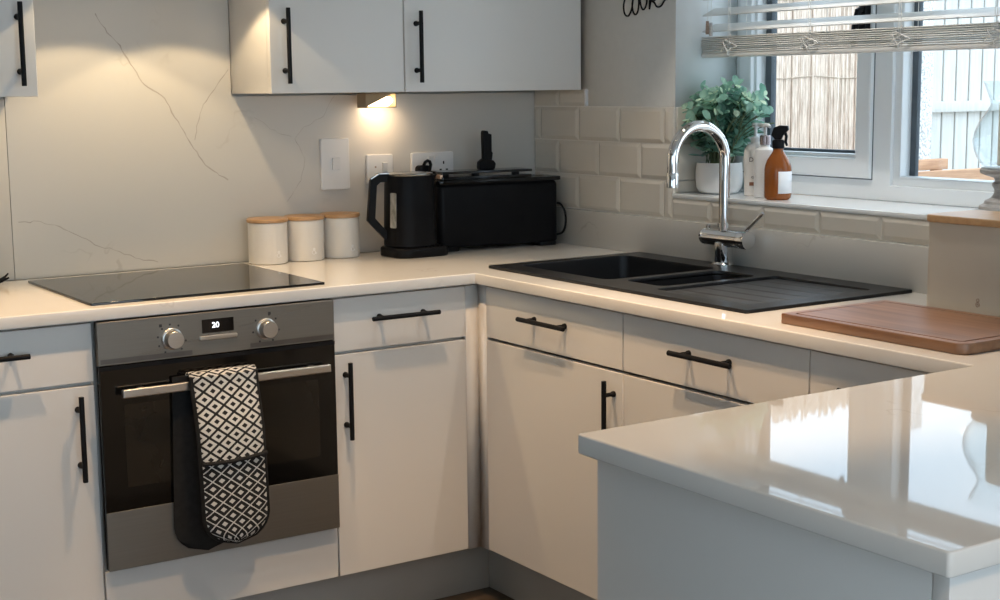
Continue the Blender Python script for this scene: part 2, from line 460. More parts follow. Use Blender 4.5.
# reveal tiles on the side of the window recess
def rtile(x0, x1, z0, z1):
    T.box(x0+.0015, WY0-.006, z0+.0015, x1-.0015, WY0, z1-.0015, .0015)
for z0, z1, xs in ((1.079, 1.113, (.012, .11, .232)), (1.113, 1.215, (.012, .2, .232)), (1.215, 1.317, (.012, .11, .232))):
    for a, b in zip(xs, xs[1:]): rtile(a, b, z0, z1)
T.mat = 2
T.box(-.0015, -.2745, 1.317, X0, -.2685, 1.3675, .0008)     # trim strip at the tile end
struct('wall_right_tiles', T, [m_tile, m_grout, m_white], 8)

# window sill and window
S = MB().box(.0, WY1, 1.066, .236, WY0, 1.078, .0025)
struct('window_sill', S, vary(mat('sill_tile', (0.86, 0.87, 0.87), 0.10), (0.85, 0.86, 0.86), (0.87, 0.88, 0.88), 5))
WIN = thing('window_1', (.26, (WY0+WY1)/2, WZ0+.018), None, None); WIN['kind'] = 'structure'
FX0, FX1 = .236, .298
fr = MB()
ob = [(.674, 1.078), (2.2, 1.078), (2.2, WZ1), (.674, WZ1)]
mpw = M_RIGHT(FX1)
def frame_ring(mb, u0, v0, u1, v1, wd, w0, w1, bev=.003):
    o = [(u0, v0), (u1, v0), (u1, v1), (u0, v1)]
    i = [(u0+wd, v0+wd), (u1-wd, v0+wd), (u1-wd, v1-wd), (u0+wd, v1-wd)]
    mb.slab(o, w0, w1, [i], bev=bev, seg=2, mp=mpw)
# outer frame with the mullion
fr.slab(ob, 0, .062, [[(.706, 1.146), (1.178, 1.146), (1.178, 2.08), (.706, 2.08)], [(1.250, 1.118), (2.16, 1.118), (2.16, 2.08), (1.250, 2.08)]], bev=.003, seg=2, mp=mpw)
fr.build('frame', m_upvc, WIN)
sa = MB(); frame_ring(sa, .694, 1.1325, 1.1895, 2.1, .052, .022, .074, .007); frame_ring(sa, .744, 1.1825, 1.1415+.0, 2.05, .012, .015, .060, .002)
sash = sa.build('sash', m_upvc, WIN)
gk = MB(); frame_ring(gk, .760, 1.180, 1.175, 2.06, .022, .010, .030, .001); gk.build('gasket', m_gasket, WIN)
gk = MB(); frame_ring(gk, .6915, 1.1295, 1.192, 2.103, .006, .055, .0632, .0003); gk.build('gasket', m_gasket, WIN)
bd = MB(); frame_ring(bd, 1.246, 1.1145, 2.164, 2.084, .028, .015, .052, .006); bd.build('glazing_bead', m_upvc, WIN)
gk = MB(); frame_ring(gk, 1.272, 1.119, 2.14, 2.06, .020, .004, .016, .001); gk.build('gasket', m_gasket, WIN)
MB().slab([(.75, 1.17), (1.18, 1.17), (1.18, 2.07), (.75, 2.07)], .020, .024, mp=mpw).build('pane', m_pane, WIN)
MB().slab([(1.26, 1.11), (2.15, 1.11), (2.15, 2.07), (1.26, 2.07)], .008, .012, mp=mpw).build('pane', m_pane, WIN)
hd = MB()
hd.box(.2, -1.186, 1.50, .224, -1.162, 1.60, .005); hd.tube([(.205, -1.174, 1.565), (.188, -1.174, 1.56), (.186, -1.166, 1.52), (.188, -1.156, 1.455)], [.009, .009, .009, .006], 10)
hd.build('window_handle', m_plastic, WIN)

# ------------------------------------------------------------------ worktop, upstand, splashback
yB = -.0135
outer = [(-2.14, yB), (-2.14, -.6236), (-.6234, -.6236), (-.6234, -2.2086), (-1.466, -2.2060), (-1.466, -2.8520), (-.002, -2.8493), (-.002, yB)]
SX0, SX1, SY0, SY1 = -.540, -.020, -1.556, -.556     # sink outline
hole = rrect(SX0+.02, SY0+.02, SX1-.02, SY1-.02, .01)
wt = MB()
orr = round_poly(outer, [0, 0, .004, .004, .006, .006, 0, 0], 4)
wt.slab(orr, ZB, ZT, [hole], bev=.003, bbev=.0025, seg=3)
w_o = wt.build('worktop', m_top)
tag(w_o, 'white veined quartz worktop running in a U over all base units', 'worktop')
u_o = MB().box(-.012, -2.84, ZT, .003, -.016, 1.0065, .0015).build('upstand', m_splash)
tag(u_o, 'low quartz upstand behind the sink under the metro tiles', 'upstand')

def panel(x0, x1, z0, z1, veins, label):
    b = MB()
    if isinstance(z1, tuple): b.slab([(x0, z0), (x1, z0), (x1, z1[1]), (-1.0185, z1[1]), (-1.0185, z1[0]), (x0, z1[0])], 0, .0118, mp=M_BACK(.0118))
    else: b.box(x0, -.0, z0, x1, .0118, z1, .0008)
    b.mat = 1
    rnd = random.Random(3)
    for pts, w in veins:
        q = []
        for (xa, za), (xb, zb) in zip(pts, pts[1:]):
            n = max(2, int(math.hypot(xb-xa, zb-za)/.012))
            for k in range(n):
                t = k/n; q.append((xa+(xb-xa)*t+rnd.gauss(0, .0015), -.0002, za+(zb-za)*t+rnd.gauss(0, .0015)))
        q.append((pts[-1][0], -.0002, pts[-1][1]))
        b.ribbon(q, [w*rnd.uniform(.4, 1.3) for _ in q], (0, -1, 0))
    o = b.build('splashback_panel', [m_splash, m_vein], recalc=False)
    return tag(o, label, 'splashback')
V1 = [(-1.39, 1.577), (-1.361, 1.529), (-1.327, 1.498), (-1.302, 1.451), (-1.264, 1.393), (-1.21, 1.358), (-1.171, 1.285), (-1.136, 1.222), (-1.103, 1.174), (-1.037, 1.13)]
V2 = [(-1.025, 1.432), (-1.075, 1.37), (-1.102, 1.338), (-1.12, 1.29), (-1.13, 1.243)]
V3 = [(-1.619, 1.047), (-1.563, 1.046), (-1.512, 1.028), (-1.447, .992), (-1.408, .968), (-1.368, .957), (-1.314, .932), (-1.25, .916)]
V4 = [(-.70, 1.36), (-.735, 1.30), (-.80, 1.27), (-.83, 1.24), (-.80, 1.18), (-.815, 1.12), (-.86, 1.06)]
V5 = [(-.95, 1.30), (-.88, 1.255), (-.84, 1.245)]
panel(-1.634, .004, ZT, (1.70, 1.36), [(V1, .0036), (V2, .0024), (V3, .0028), (V4, .0013), (V5, .0012)], 'veined quartz splashback panel behind the hob, sockets and toaster')
panel(-2.14, -1.6355, ZT, 1.36, [], 'quartz splashback panel left of the hob under the small wall cabinet')

# ------------------------------------------------------------------ base units
PYF = -.6043; PXF = -.6028; TH = .019
def front(name, u0, u1, v0, v1, mp, parent, m=m_door):
    return MB().slab(rrect(u0+.0015, v0+.0015, u1-.0015, v1-.0015, .001, 2), -TH, 0, bev=.0012, seg=2, mp=mp).build(name, m, parent)
def handle(mp, u, v, vertical, parent, L=.196):
    b = MB(); h = L/2; pc = .064
    P = (lambda t, w: mp(u, v+t, w)) if vertical else (lambda t, w: mp(u+t, v, w))
    b.tube([P(-h, .030), P(-h+.001, .030), P(h-.001, .030), P(h, .030)], [.0052, .006, .006, .0052], 16)
    for s in (-pc, pc):
        b.tube([P(s, -.001), P(s, .004), P(s, .009), P(s, .030)], [.0075, .0075, .0052, .0052], 12)
    return b.build('handle', m_black, parent)
def carcass(x0, y0, x1, y1, parent, z0=.15, z1=ZB-.001):
    return MB().box(x0, y0, z0, x1, y1, z1, .001).build('carcass', m_carc, parent)
mb_ = M_BACK(PYF); mr_ = M_RIGHT(PXF)
ZD = .7285; ZTOP = .8645
def backunit(x0, x1, label, hx):
    t = thing('base_cabinet', ((x0+x1)/2, -.3, .15), label, 'cabinet')
    carcass(x0+.0015, PYF+TH+.001, x1-.0015, -.02, t)
    d = front('drawer', x0, x1, ZD, ZTOP, mb_, t); handle(mb_, (x0+x1)/2, .808, False, d)
    e = front('door', x0, x1, .15, ZD-.0055, mb_, t); handle(mb_, hx, .606, True, e)
    return t
backunit(-2.125, -1.6335, 'cream base cabinet left of the oven with drawer over door', -1.6745)
backunit(-1.0305, -.6415, 'cream base cabinet between the oven and the inner corner', -1.0)
# oven housing
t = thing('oven_housing', (-1.332, -.3, .15), 'cream oven housing unit with a plain panel beneath the oven', 'cabinet')
hb = MB(); hb.box(-1.632, PYF+TH+.001, .15, -1.6165, -.02, ZB-.001); hb.box(-1.0475, PYF+TH+.001, .15, -1.032, -.02, ZB-.001); hb.box(-1.6165, PYF+TH+.001, .15, -1.0475, -.02, .27)
hb.build('carcass', m_carc, t)
front('base_panel', -1.632, -1.032, .15, .281, mb_, t)
# corner posts
cp = MB(); cp.box(-.640, PYF, .15, PXF-.0, PYF+TH, ZTOP); cp.box(PXF, -.640, .15, PXF+TH, PYF+.0005, ZTOP)
tag(cp.build('corner_post', m_door), 'narrow cream corner post where the two cabinet runs meet', 'corner post')
def rightunit(y0, y1, label, door_h, two=True):
    t = thing('base_cabinet', (-.3, (y0+y1)/2, .15), label, 'cabinet')
    carcass(PXF+TH+.001, y1+.0015, -.02, y0-.0015, t, z1=.70)
    d = front('drawer', -y0, -y1, ZD, ZTOP, mr_, t); handle(mr_, -(y0+y1)/2, .804, False, d)
    e = front('door', -y0, -y1, .15, ZD-.0050, mr_, t); handle(mr_, door_h, .606, True, e)
    return t
rightunit(-.641, -1.2175, 'cream base cabinet under the sink beside the inner corner', 1.185)
rightunit(-1.2185, -1.8037, 'cream base cabinet under the sink drainer, its lower door half hidden by the peninsula', 1.77)
rightunit(-1.8047, -2.205, 'cream base cabinet tucked into the corner behind the peninsula top', 2.17)
# plinths
pb = MB().box(-2.125, -.530, .0, -.5305, -.514, .1495, .001).build('plinth', m_plinth)
tag(pb, 'grey plinth along the floor beneath the oven run', 'plinth')
pb = MB().box(-.5300, -2.2, .0, -.514, -.512, .1495, .001).build('plinth', m_plinth)
tag(pb, 'grey plinth along the floor beneath the sink run', 'plinth')
# peninsula
t = thing('peninsula_unit', (-.73, -2.52, 0), 'grey-cream peninsula cabinet with plain side and end panels', 'cabinet')
MB().box(-1.418, -2.809, .0, -.66, -2.24, ZB-.001).build('carcass', m_carc, t)
MB().box(-1.44, -2.808, .0, -1.4185, -2.2195, ZB-.001, .0008).build('side_panel', m_door, t)
MB().box(-1.44, -2.832, .0, -.02, -2.8095, ZB-.001, .0012).build('end_panel', m_door, t)
MB().box(-1.418, -2.239, .0, -.66, -2.2195, ZB-.001, .0008).build('rear_panel', m_door, t)

# ------------------------------------------------------------------ wall cabinets
YU = -.2604; ZU = 1.3655
def wallunit(x0, x1, label, hx, endpanel=False):
    t = thing('wall_cabinet', ((x0+x1)/2, -.13, ZU), label, 'cabinet')
    MB().box(x0+.001, YU+TH+.001, ZU+.002, x1-.001, -.001, 2.10, .001).build('carcass', m_door, t)
    d = front('door', x0, x1, ZU, 2.10, M_BACK(YU), t)
    handle(M_BACK(YU), hx, 1.490, True, d)
    return t
wallunit(-1.0185, -.6150, 'white wall cabinet with the lit side panel and the wedge light beneath', -.976)
wallunit(-.6135, -.0055, 'white wall cabinet in the corner beside the tiled wall', -.576)
wallunit(-2.125, -1.6225, 'small part of a white wall cabinet left of the hob', -1.664)
# extractor hood over the hob (its lamps light the splashback)
t = thing('extractor_hood', (-1.32, -.22, 1.705), 'steel extractor hood above the hob, lamps on', 'extractor hood')
MB().box(-1.60, -.45, 1.72, -1.04, -.001, 1.80, .003).build('body', m_steel, t)
MB().box(-1.45, -.28, 1.80, -1.19, -.001, 2.415, .002).build('chimney', m_steel, t)
for lx in (-1.45, -1.19):
    MB().lathe([(0, 1.7205), (.03, 1.7205), (.03, 1.7165), (.026, 1.7165), (0, 1.7175)], (lx, -.30, 0), 24).build('lamp', m_dlight, t)

# ------------------------------------------------------------------ hob
hb = MB(); hb.slab(rrect(-1.6255, -.581, -1.036, -.080, .006), ZT+.0002, ZT+.0062, bev=.0015)
ho = hb.build('hob', m_hob)
tag(ho, 'flat black glass induction hob set on the worktop above the oven', 'hob')

# ------------------------------------------------------------------ oven
OY = -.6065
t = thing('oven', (-1.332, -.33, .285), 'built-in steel and black glass oven below the hob', 'oven')
ox0, ox1 = -1.6285, -1.0375
MB().box(-1.614, OY+.002, .286, -1.05, -.04, .8655, .002).build('body', m_carc if False else m_steel, t)
mo = M_BACK(OY)
fa = MB(); fa.slab(rrect(ox0, .7655, ox1, .8655, .001), 0, .019, bev=.0015, mp=mo)
fas = fa.build('control_panel', m_steel, t)
m_darksteel = vary(mat('dark_steel', (0.16, 0.15, 0.14), .4, metal=1.0), (.15, .14, .13), (.17, .16, .15), 20)
for a, b in ((ox0+.004, -1.452+.045), (-1.216-.045, ox1-.004)):
    MB().slab(rrect(a, .7695, b, .7805, .001), .019, .0196, mp=mo).build('vent_lip', m_darksteel, fas)
dp = MB(); dp.slab(rrect(-1.381, .8165, -1.302, .8485, .001), .019, .0198, mp=mo)
dis = dp.build('display', m_gloss, fas)
text_mesh('20', .0185, 'digits', m_digit, dis, lambda u, v, w: (-1.3475+u, OY-.0202-w, .8335+v))
bs = MB(); bs.slab(rrect(-1.3885, .8005, -1.2945, .8105, .003), .019, .0245, bev=.002, mp=mo); bs.build('button_strip', m_lightsteel, fas)
m_mark = vary(mat('panel_print', (.03, .03, .03), .5), (.028, .028, .028), (.035, .035, .035), 30)
def mark(lp, w):
    MB().slab(lp, .019, w, mp=mo).build('symbol', m_mark, fas)
for kx, kz in ((-1.455, .8115), (-1.2195, .8120)):
    kb = MB()
    def mk_map(kx=kx, kz=kz):
        return lambda x, y, z: (kx+x, OY-.019-z, kz+y)
    kb.lathe([(.0255, 0), (.0255, .004), (.0235, .006), (.0215, .0065), (.0205, .024), (.019, .0265), (0, .0268)], (0, 0, 0), 40, mk_map())
    kb.build('knob', m_lightsteel, fas)
    angs = [60+36*k for k in range(9)] if kx < -1.3 else [75, 140, 190, 240, 300, 350, 40]
    for a in angs:
        ca, sa_ = math.cos(math.radians(a)), math.sin(math.radians(a))
        cxm, czm = kx+.034*ca, kz+.034*sa_
        mark(rrect(cxm-.0022, czm-.0022, cxm+.0022, czm+.0022, .0008, 2), .0192)
    cxm, czm = (kx-.026, kz+.033) if kx < -1.3 else (kx+.010, kz+.036)
    mark(rrect(cxm-.0035, czm-.0035, cxm+.0035, czm+.0035, .0008, 2), .0193)
for q in (-1.365, -1.34, -1.312):
    mark(rrect(q-.002, .8125, q+.002, .8140, .0004, 2), .0192)
dg = MB(); dg.slab(rrect(ox0, .2875, ox1, .7635, .002), 0, .019, bev=.0015, mp=mo)
dr = dg.build('door', m_ovenglass, t)
MB().slab(rrect(ox0, .2875, ox1, .425, .001), .0192, .0205, bev=.0006, mp=mo).build('lower_panel', m_steel, dr)
wn = MB(); wn.slab(rrect(-1.575, .478, -1.085, .672, .006), .0190, .0193, mp=mo, bev=.0001)
wn.build('window', vary(mat('oven_window', (.012, .010, .008), .06), (.010, .009, .007), (.016, .013, .010), 6), dr)
MB().slab(rrect(ox0+.0, .754, ox1, .7635, .001), .0190, .0194, mp=mo).build('top_strip', m_black, dr)
hh = MB(); hh.slab(rrect(-1.5855, .6915, -1.0630, .7115, .003), .036, .048, bev=.003, bbev=.003, mp=mo)
for hx in (-1.535, -1.105): hh.slab(rrect(hx-.008, .694, hx+.008, .709, .002), .019, .038, mp=mo)
hh.build('handle', m_lightsteel, dr)

# ------------------------------------------------------------------ double oven glove over the oven handle
def glove_mat():
    m = mat('glove_print', (.5, .5, .5), .85)
    N, L, b = nodes(m)
    tc = N.new('ShaderNodeTexCoord'); sp = N.new('ShaderNodeSeparateXYZ'); L.new(tc.outputs['UV'], sp.inputs[0])
    def M(op, a, b_=None):
        n = N.new('ShaderNodeMath'); n.operation = op
        for i, q in enumerate((a, b_)):
            if q is None: continue
            if isinstance(q, (int, float)): n.inputs[i].default_value = q
            else: L.new(q, n.inputs[i])
        return n.outputs[0]
    U, Vv = sp.outputs[0], sp.outputs[1]
    # ogee cells: rows offset by half a cell
    u = M('MULTIPLY', U, 3.6); v = M('MULTIPLY', Vv, 11.5)
    up = M('MULTIPLY', Vv, 1.0)
    a = M('ADD', u, v); d = M('SUBTRACT', u, v)
    def tri(x): return M('MULTIPLY', M('ABSOLUTE', M('SUBTRACT', M('FRACT', x), .5)), 2.0)
    p = M('MAXIMUM', tri(M('MULTIPLY', a, 1.0)), tri(M('MULTIPLY', d, 1.0)))
    ns = N.new('ShaderNodeTexNoise'); ns.inputs['Scale'].default_value = 40; L.new(tc.outputs['UV'], ns.inputs['Vector'])
    p = M('ADD', p, M('MULTIPLY', M('SUBTRACT', ns.outputs['Fac'], .5), .10))
    def band(lo, hi): return M('MULTIPLY', M('GREATER_THAN', p, lo), M('LESS_THAN', p, hi))
    upper = band(.34, .80)
    lower = M('MAXIMUM', M('LESS_THAN', p, .36), band(.90, 1.2))
    sel = M('GREATER_THAN', Vv, .50)
    w = M('ADD', M('MULTIPLY', upper, sel), M('MULTIPLY', lower, M('SUBTRACT', 1.0, sel)))
    mx = N.new('ShaderNodeMix'); mx.data_type = 'RGBA'
    mx.inputs[6].default_value = (.008, .008, .008, 1); mx.inputs[7].default_value = (.62, .60, .56, 1)
    L.new(w, mx.inputs[0]); L.new(mx.outputs[2], b.inputs['Base Color'])
    return m
m_glove = glove_mat()
m_gloveback = vary(mat('black_quilt', (.006, .006, .006), .9), (.004, .004, .004), (.010, .010, .010), 60, bump=.3)
t = thing('oven_glove', (-1.35, -.67, .31), 'double oven glove in black and white diamonds hung over the oven handle', 'oven glove')
HY = OY-.042            # handle bar centre
def pad_outline(x0, x1, ztop, zbot, lean, n=14):
    """left and right edges from top to bottom, rounded at the bottom; lean shifts x downwards"""
    rows = []
    H = ztop-zbot; r = (x1-x0)/2
    for k in range(33):
        z = ztop-H*k/32
        dz = z-zbot
        if dz < r*.85:
            q = max(0.0, 1-((r*.85-dz)/(r*.85))**2)**.5
        else: q = 1
        c = (x0+x1)/2+lean*(ztop-z)/H
        rows.append((c-r*q, c+r*q, z))
    return rows
def pad(rows, yfun, th, name, m, uv=False, puff=.006, parent=t):
    b = MB(); n = 12; V = []; F = []; UV = []
    R_ = len(rows)
    zt_, zb_ = rows[0][2], rows[-1][2]
    for sgn in (1, -1):
        for (a, c, z) in rows:
            for i in range(n+1):
                s = i/n; x = a+(c-a)*s
                bul = puff*(1-(2*s-1)**4)
                if z-zb_ < .02: bul *= (z-zb_)/.02
                y = yfun(z, s)-sgn*(th/2+bul) if 0 < i < n else yfun(z, s)-sgn*th*.25
                V.append((x, y, z)); UV.append((s, (z-zb_)/(zt_-zb_)))
    W_ = n+1; off = R_*W_
    for k in range(R_-1):
        for i in range(n):
            F.append((k*W_+i, k*W_+i+1, (k+1)*W_+i+1, (k+1)*W_+i))
            F.append((off+k*W_+i, off+(k+1)*W_+i, off+(k+1)*W_+i+1, off+k*W_+i+1))
    for k in range(R_-1):
        for i in (0, n):
            F.append((k*W_+i, (k+1)*W_+i, off+(k+1)*W_+i, off+k*W_+i))
    for k in (0, R_-1):
        for i in range(n):
            F.append((k*W_+i, k*W_+i+1, off+k*W_+i+1, off+k*W_+i))
    b.add(V, F)
    o = b.build(name, m, parent, angle=70)
    if uv:
        l = o.data.uv_layers.new(name='UVMap')
        for lo in o.data.loops: l.data[lo.index].uv = UV[lo.vertex_index]
    return o
def yfront(z, s):
    base = HY-.0145
    d = max(0, .70-z)
    return base-.012*min(1, d/.1)-.006*math.sin(pi*min(1, d/.38))*(1 if s < .5 else 1.0)
rows_f = pad_outline(-1.4270, -1.2660, .7235, .318, .014)
pf = pad(rows_f, yfront, .012, 'front_pad', m_glove, True)
# strap across the top of the handle
rows_b = pad_outline(-1.462, -1.300, .7235, .298, -.012)
def yback(z, s): return OY-.0275-.001*s
pad(rows_b, yback, .007, 'rear_pad', m_gloveback, puff=.002)
st = MB()
ring = []
for k in range(9):
    a = pi*k/8
    yy = HY+.0005+.0145*math.cos(a)*-1; zz = .7155+.016*math.sin(a)
    ring.append((yy, zz))
V = []; F = []
for s_, (yy, zz) in enumerate(ring):
    for x, o_ in ((-1.4300, 0), (-1.2640, 0)):
        V.append((x, yy, zz))
for k in range(len(ring)-1): F.append((2*k, 2*k+1, 2*k+3, 2*k+2))
st.add(V, F)
so = st.build('fold', m_glove, t, recalc=False)
l = so.data.uv_layers.new(name='UVMap')
for lo in so.data.loops:
    i = lo.vertex_index; l.data[lo.index].uv = (i % 2, 1.0+.03*(4-i//2))
sm = so.modifiers.new('thick', 'SOLIDIFY'); sm.thickness = .005; sm.offset = 0
# binding round the front pad and the pocket hem
edge = [(a, yfront(z, 0), z) for a, c, z in rows_f]+[(c, yfront(z, 1), z) for a, c, z in reversed(rows_f)]
bd = MB(); bd.tube(edge, .0055, 8)
a, c, z = rows_f[16]
mid = [(a+(c-a)*k/12, yfront(z, .5)-.0135-.002*math.sin(pi*k/12), z+.002-.008*math.sin(pi*k/12)*.6+.006*(k/12)) for k in range(13)]
bd.tube(mid, .0050, 8)
bd.build('binding', m_gloveback, t)

# ------------------------------------------------------------------ sink
t = thing('sink', ((SX0+SX1)/2, (SY0+SY1)/2, ZT), 'black composite sink with one and a half bowls and ribbed drainer', 'sink')
bowl1 = rrect(-.470, -.985, -.105, -.600, .03)
bowl2 = rrect(-.440, -1.160, -.130, -1.015, .025)
drain = rrect(-.480, -1.500, -.095, -1.185, .012)
RZ = ZT+.008
s = MB()
s.slab(rrect(SX0, SY0, SX1, SY1, .006), ZT+.0004, RZ, [bowl1, bowl2, drain], bev=.002, seg=2)
def well(loop, z0, z1, inset, bot):
    rings = [[(x, y, z0) for x, y in loop]]
    L2 = offset(loop, inset)
    rings.append([(x, y, z1+.02) for x, y in offset(loop, inset*.7)])
    rings.append([(x, y, z1+.006) for x, y in offset(loop, inset+.004)])
    rings.append([(x, y, z1) for x, y in offset(loop, inset+.02)])
    s.loft(rings, False, True)
well(bowl1, ZT+.003, .70, .012, True)
well(bowl2, ZT-.003, .76, .010, True)
s.build('basin', m_sink, t, recalc=False)
# sloping ribbed drainer
s = MB()
nx, ny = 96, 4
V = []; Fq = []
x0, x1, y0, y1 = -.480, -.095, -1.500, -1.185
for j in range(ny+1):
    y = y0+(y1-y0)*j/ny
    for i in range(nx+1):
        x = x0+(x1-x0)*i/nx
        z = ZT+.0045-.004*(j/ny)
        u = (i/nx*6.0) % 1
        if 0 < j < ny and 4 < i < nx-4: z += (-.0025 if u < .14 else 0)
        V.append((x, y, z))
for j in range(ny):
    for i in range(nx):
        a = j*(nx+1)+i; Fq.append((a, a+1, a+nx+2, a+nx+1))
s.add(V, Fq)
s.build('drainer', m_drain, t, recalc=False)
for cx, cy, z in ((-.28, -.79, .7005), (-.285, -1.09, .7605)):
    MB().lathe([(0, .002), (.02, .002), (.024, .004), (.038, .004), (.041, 0)], (cx, cy, z), 28).build('waste', m_chrome, t)
MB().tube([(-.135, -1.075, .855), (-.139, -1.075, .855)], .010, 14).build('overflow', m_chrome, t)
# ------------------------------------------------------------------ tap
TX, TY = -.047, -.942
t = thing('kitchen_tap', (TX, TY, RZ), 'tall chrome swan-neck mixer tap standing behind the sink', 'tap')
MB().lathe([(.031, 0), (.031, .004), (.028, .008), (.0245, .010), (.0245, .060), (0, .060)], (TX, TY, RZ), 36).build('base', m_chrome, t)
zb_ = .978
bm_ = MB()
def ymap(x, y, z): return (TX+x, TY-z, zb_+y)
bm_.lathe([(0, -.080), (.018, -.080), (.0215, -.077), (.0235, -.072), (.0235, -.0655), (.0225, -.065), (.0225, -.063), (.0235, -.0625), (.0235, .0625), (.0225, .063), (.0225, .065), (.0245, .0655), (.0245, .092), (.0235, .095), (0, .0955)], (0, 0, 0), 36, ymap)
bm_.build('mixer_body', m_chrome, t)
lv = MB(); lv.tube([(TX-.0, TY-.078, zb_+.016), (TX+.0, TY-.086, zb_+.028), (TX+.0, TY-.114, zb_+.050), (TX+.0, TY-.142, zb_+.072), (TX+.0, TY-.146, zb_+.075)], [.007, .0065, .006, .0062, .004], 14)
lv.build('lever', m_chrome, t)
MB().lathe([(.006, .018), (.006, .030), (.004, .032), (0, .032)], (TX, TY+.062, zb_), 14).build('diverter', m_chrome, t)
sp_ = MB(); R_ = .0885; zc = 1.185
pts = [(TX, TY, zb_+.018), (TX, TY, 1.02), (TX, TY, 1.06), (TX, TY, 1.10), (TX, TY, 1.15)]
for k in range(25):
    a = pi*k/24; pts.append((TX-R_+R_*math.cos(a), TY, zc+R_*math.sin(a)))
pts += [(TX-2*R_, TY, 1.165), (TX-2*R_, TY, 1.135)]
sp_.tube(pts, .0145, 24)
sp_.build('spout', m_chrome, t)
MB().lathe([(.0145, 0), (.0175, .001), (.0175, .012), (.0145, .013)], (TX, TY, 1.005), 30).build('collar', m_chrome, t)
MB().lathe([(.0, 0), (.012, .0), (.0155, .001), (.0155, .036), (.0145, .038)], (TX-2*R_, TY, 1.118), 30).build('nozzle', m_chrome, t)

# ------------------------------------------------------------------ three canisters
def canister():
    r = .0545
    t = thing('canister', (0, 0, 0), 'x', 'canister', 'cream storage canisters with wooden lids')
    MB().lathe([(0, 0), (r-.004, 0), (r-.001, .002), (r, .005), (r, .113), (r-.002, .115), (0, .115)], (0, 0, 0), 56).build('body', m_cream, t)
    MB().lathe([(r-.006, .1152), (r+.0015, .1152), (r+.003, .117), (r+.003, .123), (r+.001, .1255), (0, .1258)], (0, 0, 0), 56).build('lid', m_lid, t)
    e = MB()
    a0 = math.radians(-90+4)
    def cyl(u, v, w):
        a = a0+u/r; return ((r+w)*math.cos(a), (r+w)*math.sin(a), v)
    e.slab(circle(0, .025, .0062, 18), .0002, .0012, [circle(0, .025, .0040, 18)], mp=cyl)
    e.slab(circle(.0005, .034, .0042, 14), .0002, .0012, mp=cyl)
    e.slab(circle(.0058, .023, .0028, 10), .0002, .0014, mp=cyl)
    e.build('emblem', m_emblem, t)
    return t
c0 = canister()
for i, (x, y, lab) in enumerate(((-.956, -.072, 'cream canister with wooden lid, closest to the hob'), (-.839, -.064, 'cream canister with wooden lid, middle one of the three'), (-.722, -.058, 'cream canister with wooden lid, closest to the kettle'))):
    c = c0 if i == 0 else copy_tree(c0)
    c.location = (x, y, ZT+.0003); c['label'] = lab
    c.rotation_euler.z = (0.05, -.05, .12)[i]

# ------------------------------------------------------------------ kettle
KX, KY = -.549, -.160
t = thing('kettle', (KX, KY, ZT), 'matt black electric kettle with angular handle on its power base', 'kettle')
bs = MB(); bs.slab(rrect(KX-.078, KY-.078, KX+.100, KY+.072, .045, 8), ZT+.0004, ZT+.028, bev=.008, bbev=.004)
kb = bs.build('power_base', m_plastic, t)
for k in range(5): MB().slab(circle(KX+.015+k*.014, KY-.064+.0015*k, .004, 12), ZT+.0282, ZT+.0292).build('button', m_gloss, kb)
def ksec(rx, z): return [(KX+rx*math.copysign(abs(math.cos(a))**.8, math.cos(a)), KY+rx*.92*math.copysign(abs(math.sin(a))**.8, math.sin(a)), z) for a in [2*pi*k/48 for k in range(48)]]
bd = MB(); bd.loft([ksec(.070, ZT+.029), ksec(.073, ZT+.032), ksec(.0735, ZT+.05), ksec(.0715, ZT+.14), ksec(.0685, ZT+.225), ksec(.0665, ZT+.232)])
kbody = bd.build('body', m_plastic, t)
ld = MB(); ld.loft([ksec(.066, ZT+.2325), ksec(.067, ZT+.235), ksec(.066, ZT+.238), ksec(.058, ZT+.240)]); ld.build('lid', vary(mat('dark_chrome', (.32, .31, .29), .2, metal=1.0), (.3, .29, .27), (.34, .33, .31), 10), t)
sp = MB(); sp.loft([[(KX+.060, KY-.02, ZT+.20), (KX+.060, KY+.02, ZT+.20), (KX+.060, KY+.026, ZT+.231), (KX+.060, KY-.026, ZT+.231)], [(KX+.074, KY-.004, ZT+.216), (KX+.074, KY+.004, ZT+.216), (KX+.090, KY+.010, ZT+.231), (KX+.090, KY-.010, ZT+.231)]]); sp.build('spout', m_plastic, kbody)
# handle: angular loop towards the left and the room
ha = math.radians(166); hdx, hdy = math.cos(ha), math.sin(ha)
hn = (-hdy, hdx)
prof_o = round_poly([(.052, .240), (.052, .216), (.064, .205), (.108, .203), (.118, .205), (.118, .090), (.062, .050), (.062, .066)], .002, 2)
def hmp(w0):
    return lambda u, v, w: (KX+hdx*u+hn[0]*w, KY+hdy*u+hn[1]*w, ZT+v)
outer_h = [(.050, .233), (.050, .237), (.090, .237), (.116, .222), (.127, .105), (.072, .045), (.060, .055), (.060, .075), (.070, .072), (.105, .112), (.098, .205), (.088, .214), (.055, .214)]
hb = MB(); hb.slab(list(reversed(outer_h)), -.012, .012, mp=hmp(0), bev=.002, bbev=.002, seg=2)
hb.build('handle', m_plastic, t)
tp = MB(); tp.slab([(.060, .2375), (.090, .2375), (.090, .2395), (.060, .2395)], -.009, .009, mp=hmp(0)); tp.slab([(.092, .2368), (.1145, .2232), (.115, .2255), (.0925, .239)], -.009, .009, mp=hmp(0))
tp.build('handle_trim', vary(mat('handle_chrome', (.5, .49, .47), .2, metal=1.0), (.48, .47, .45), (.52, .51, .49), 10), t)
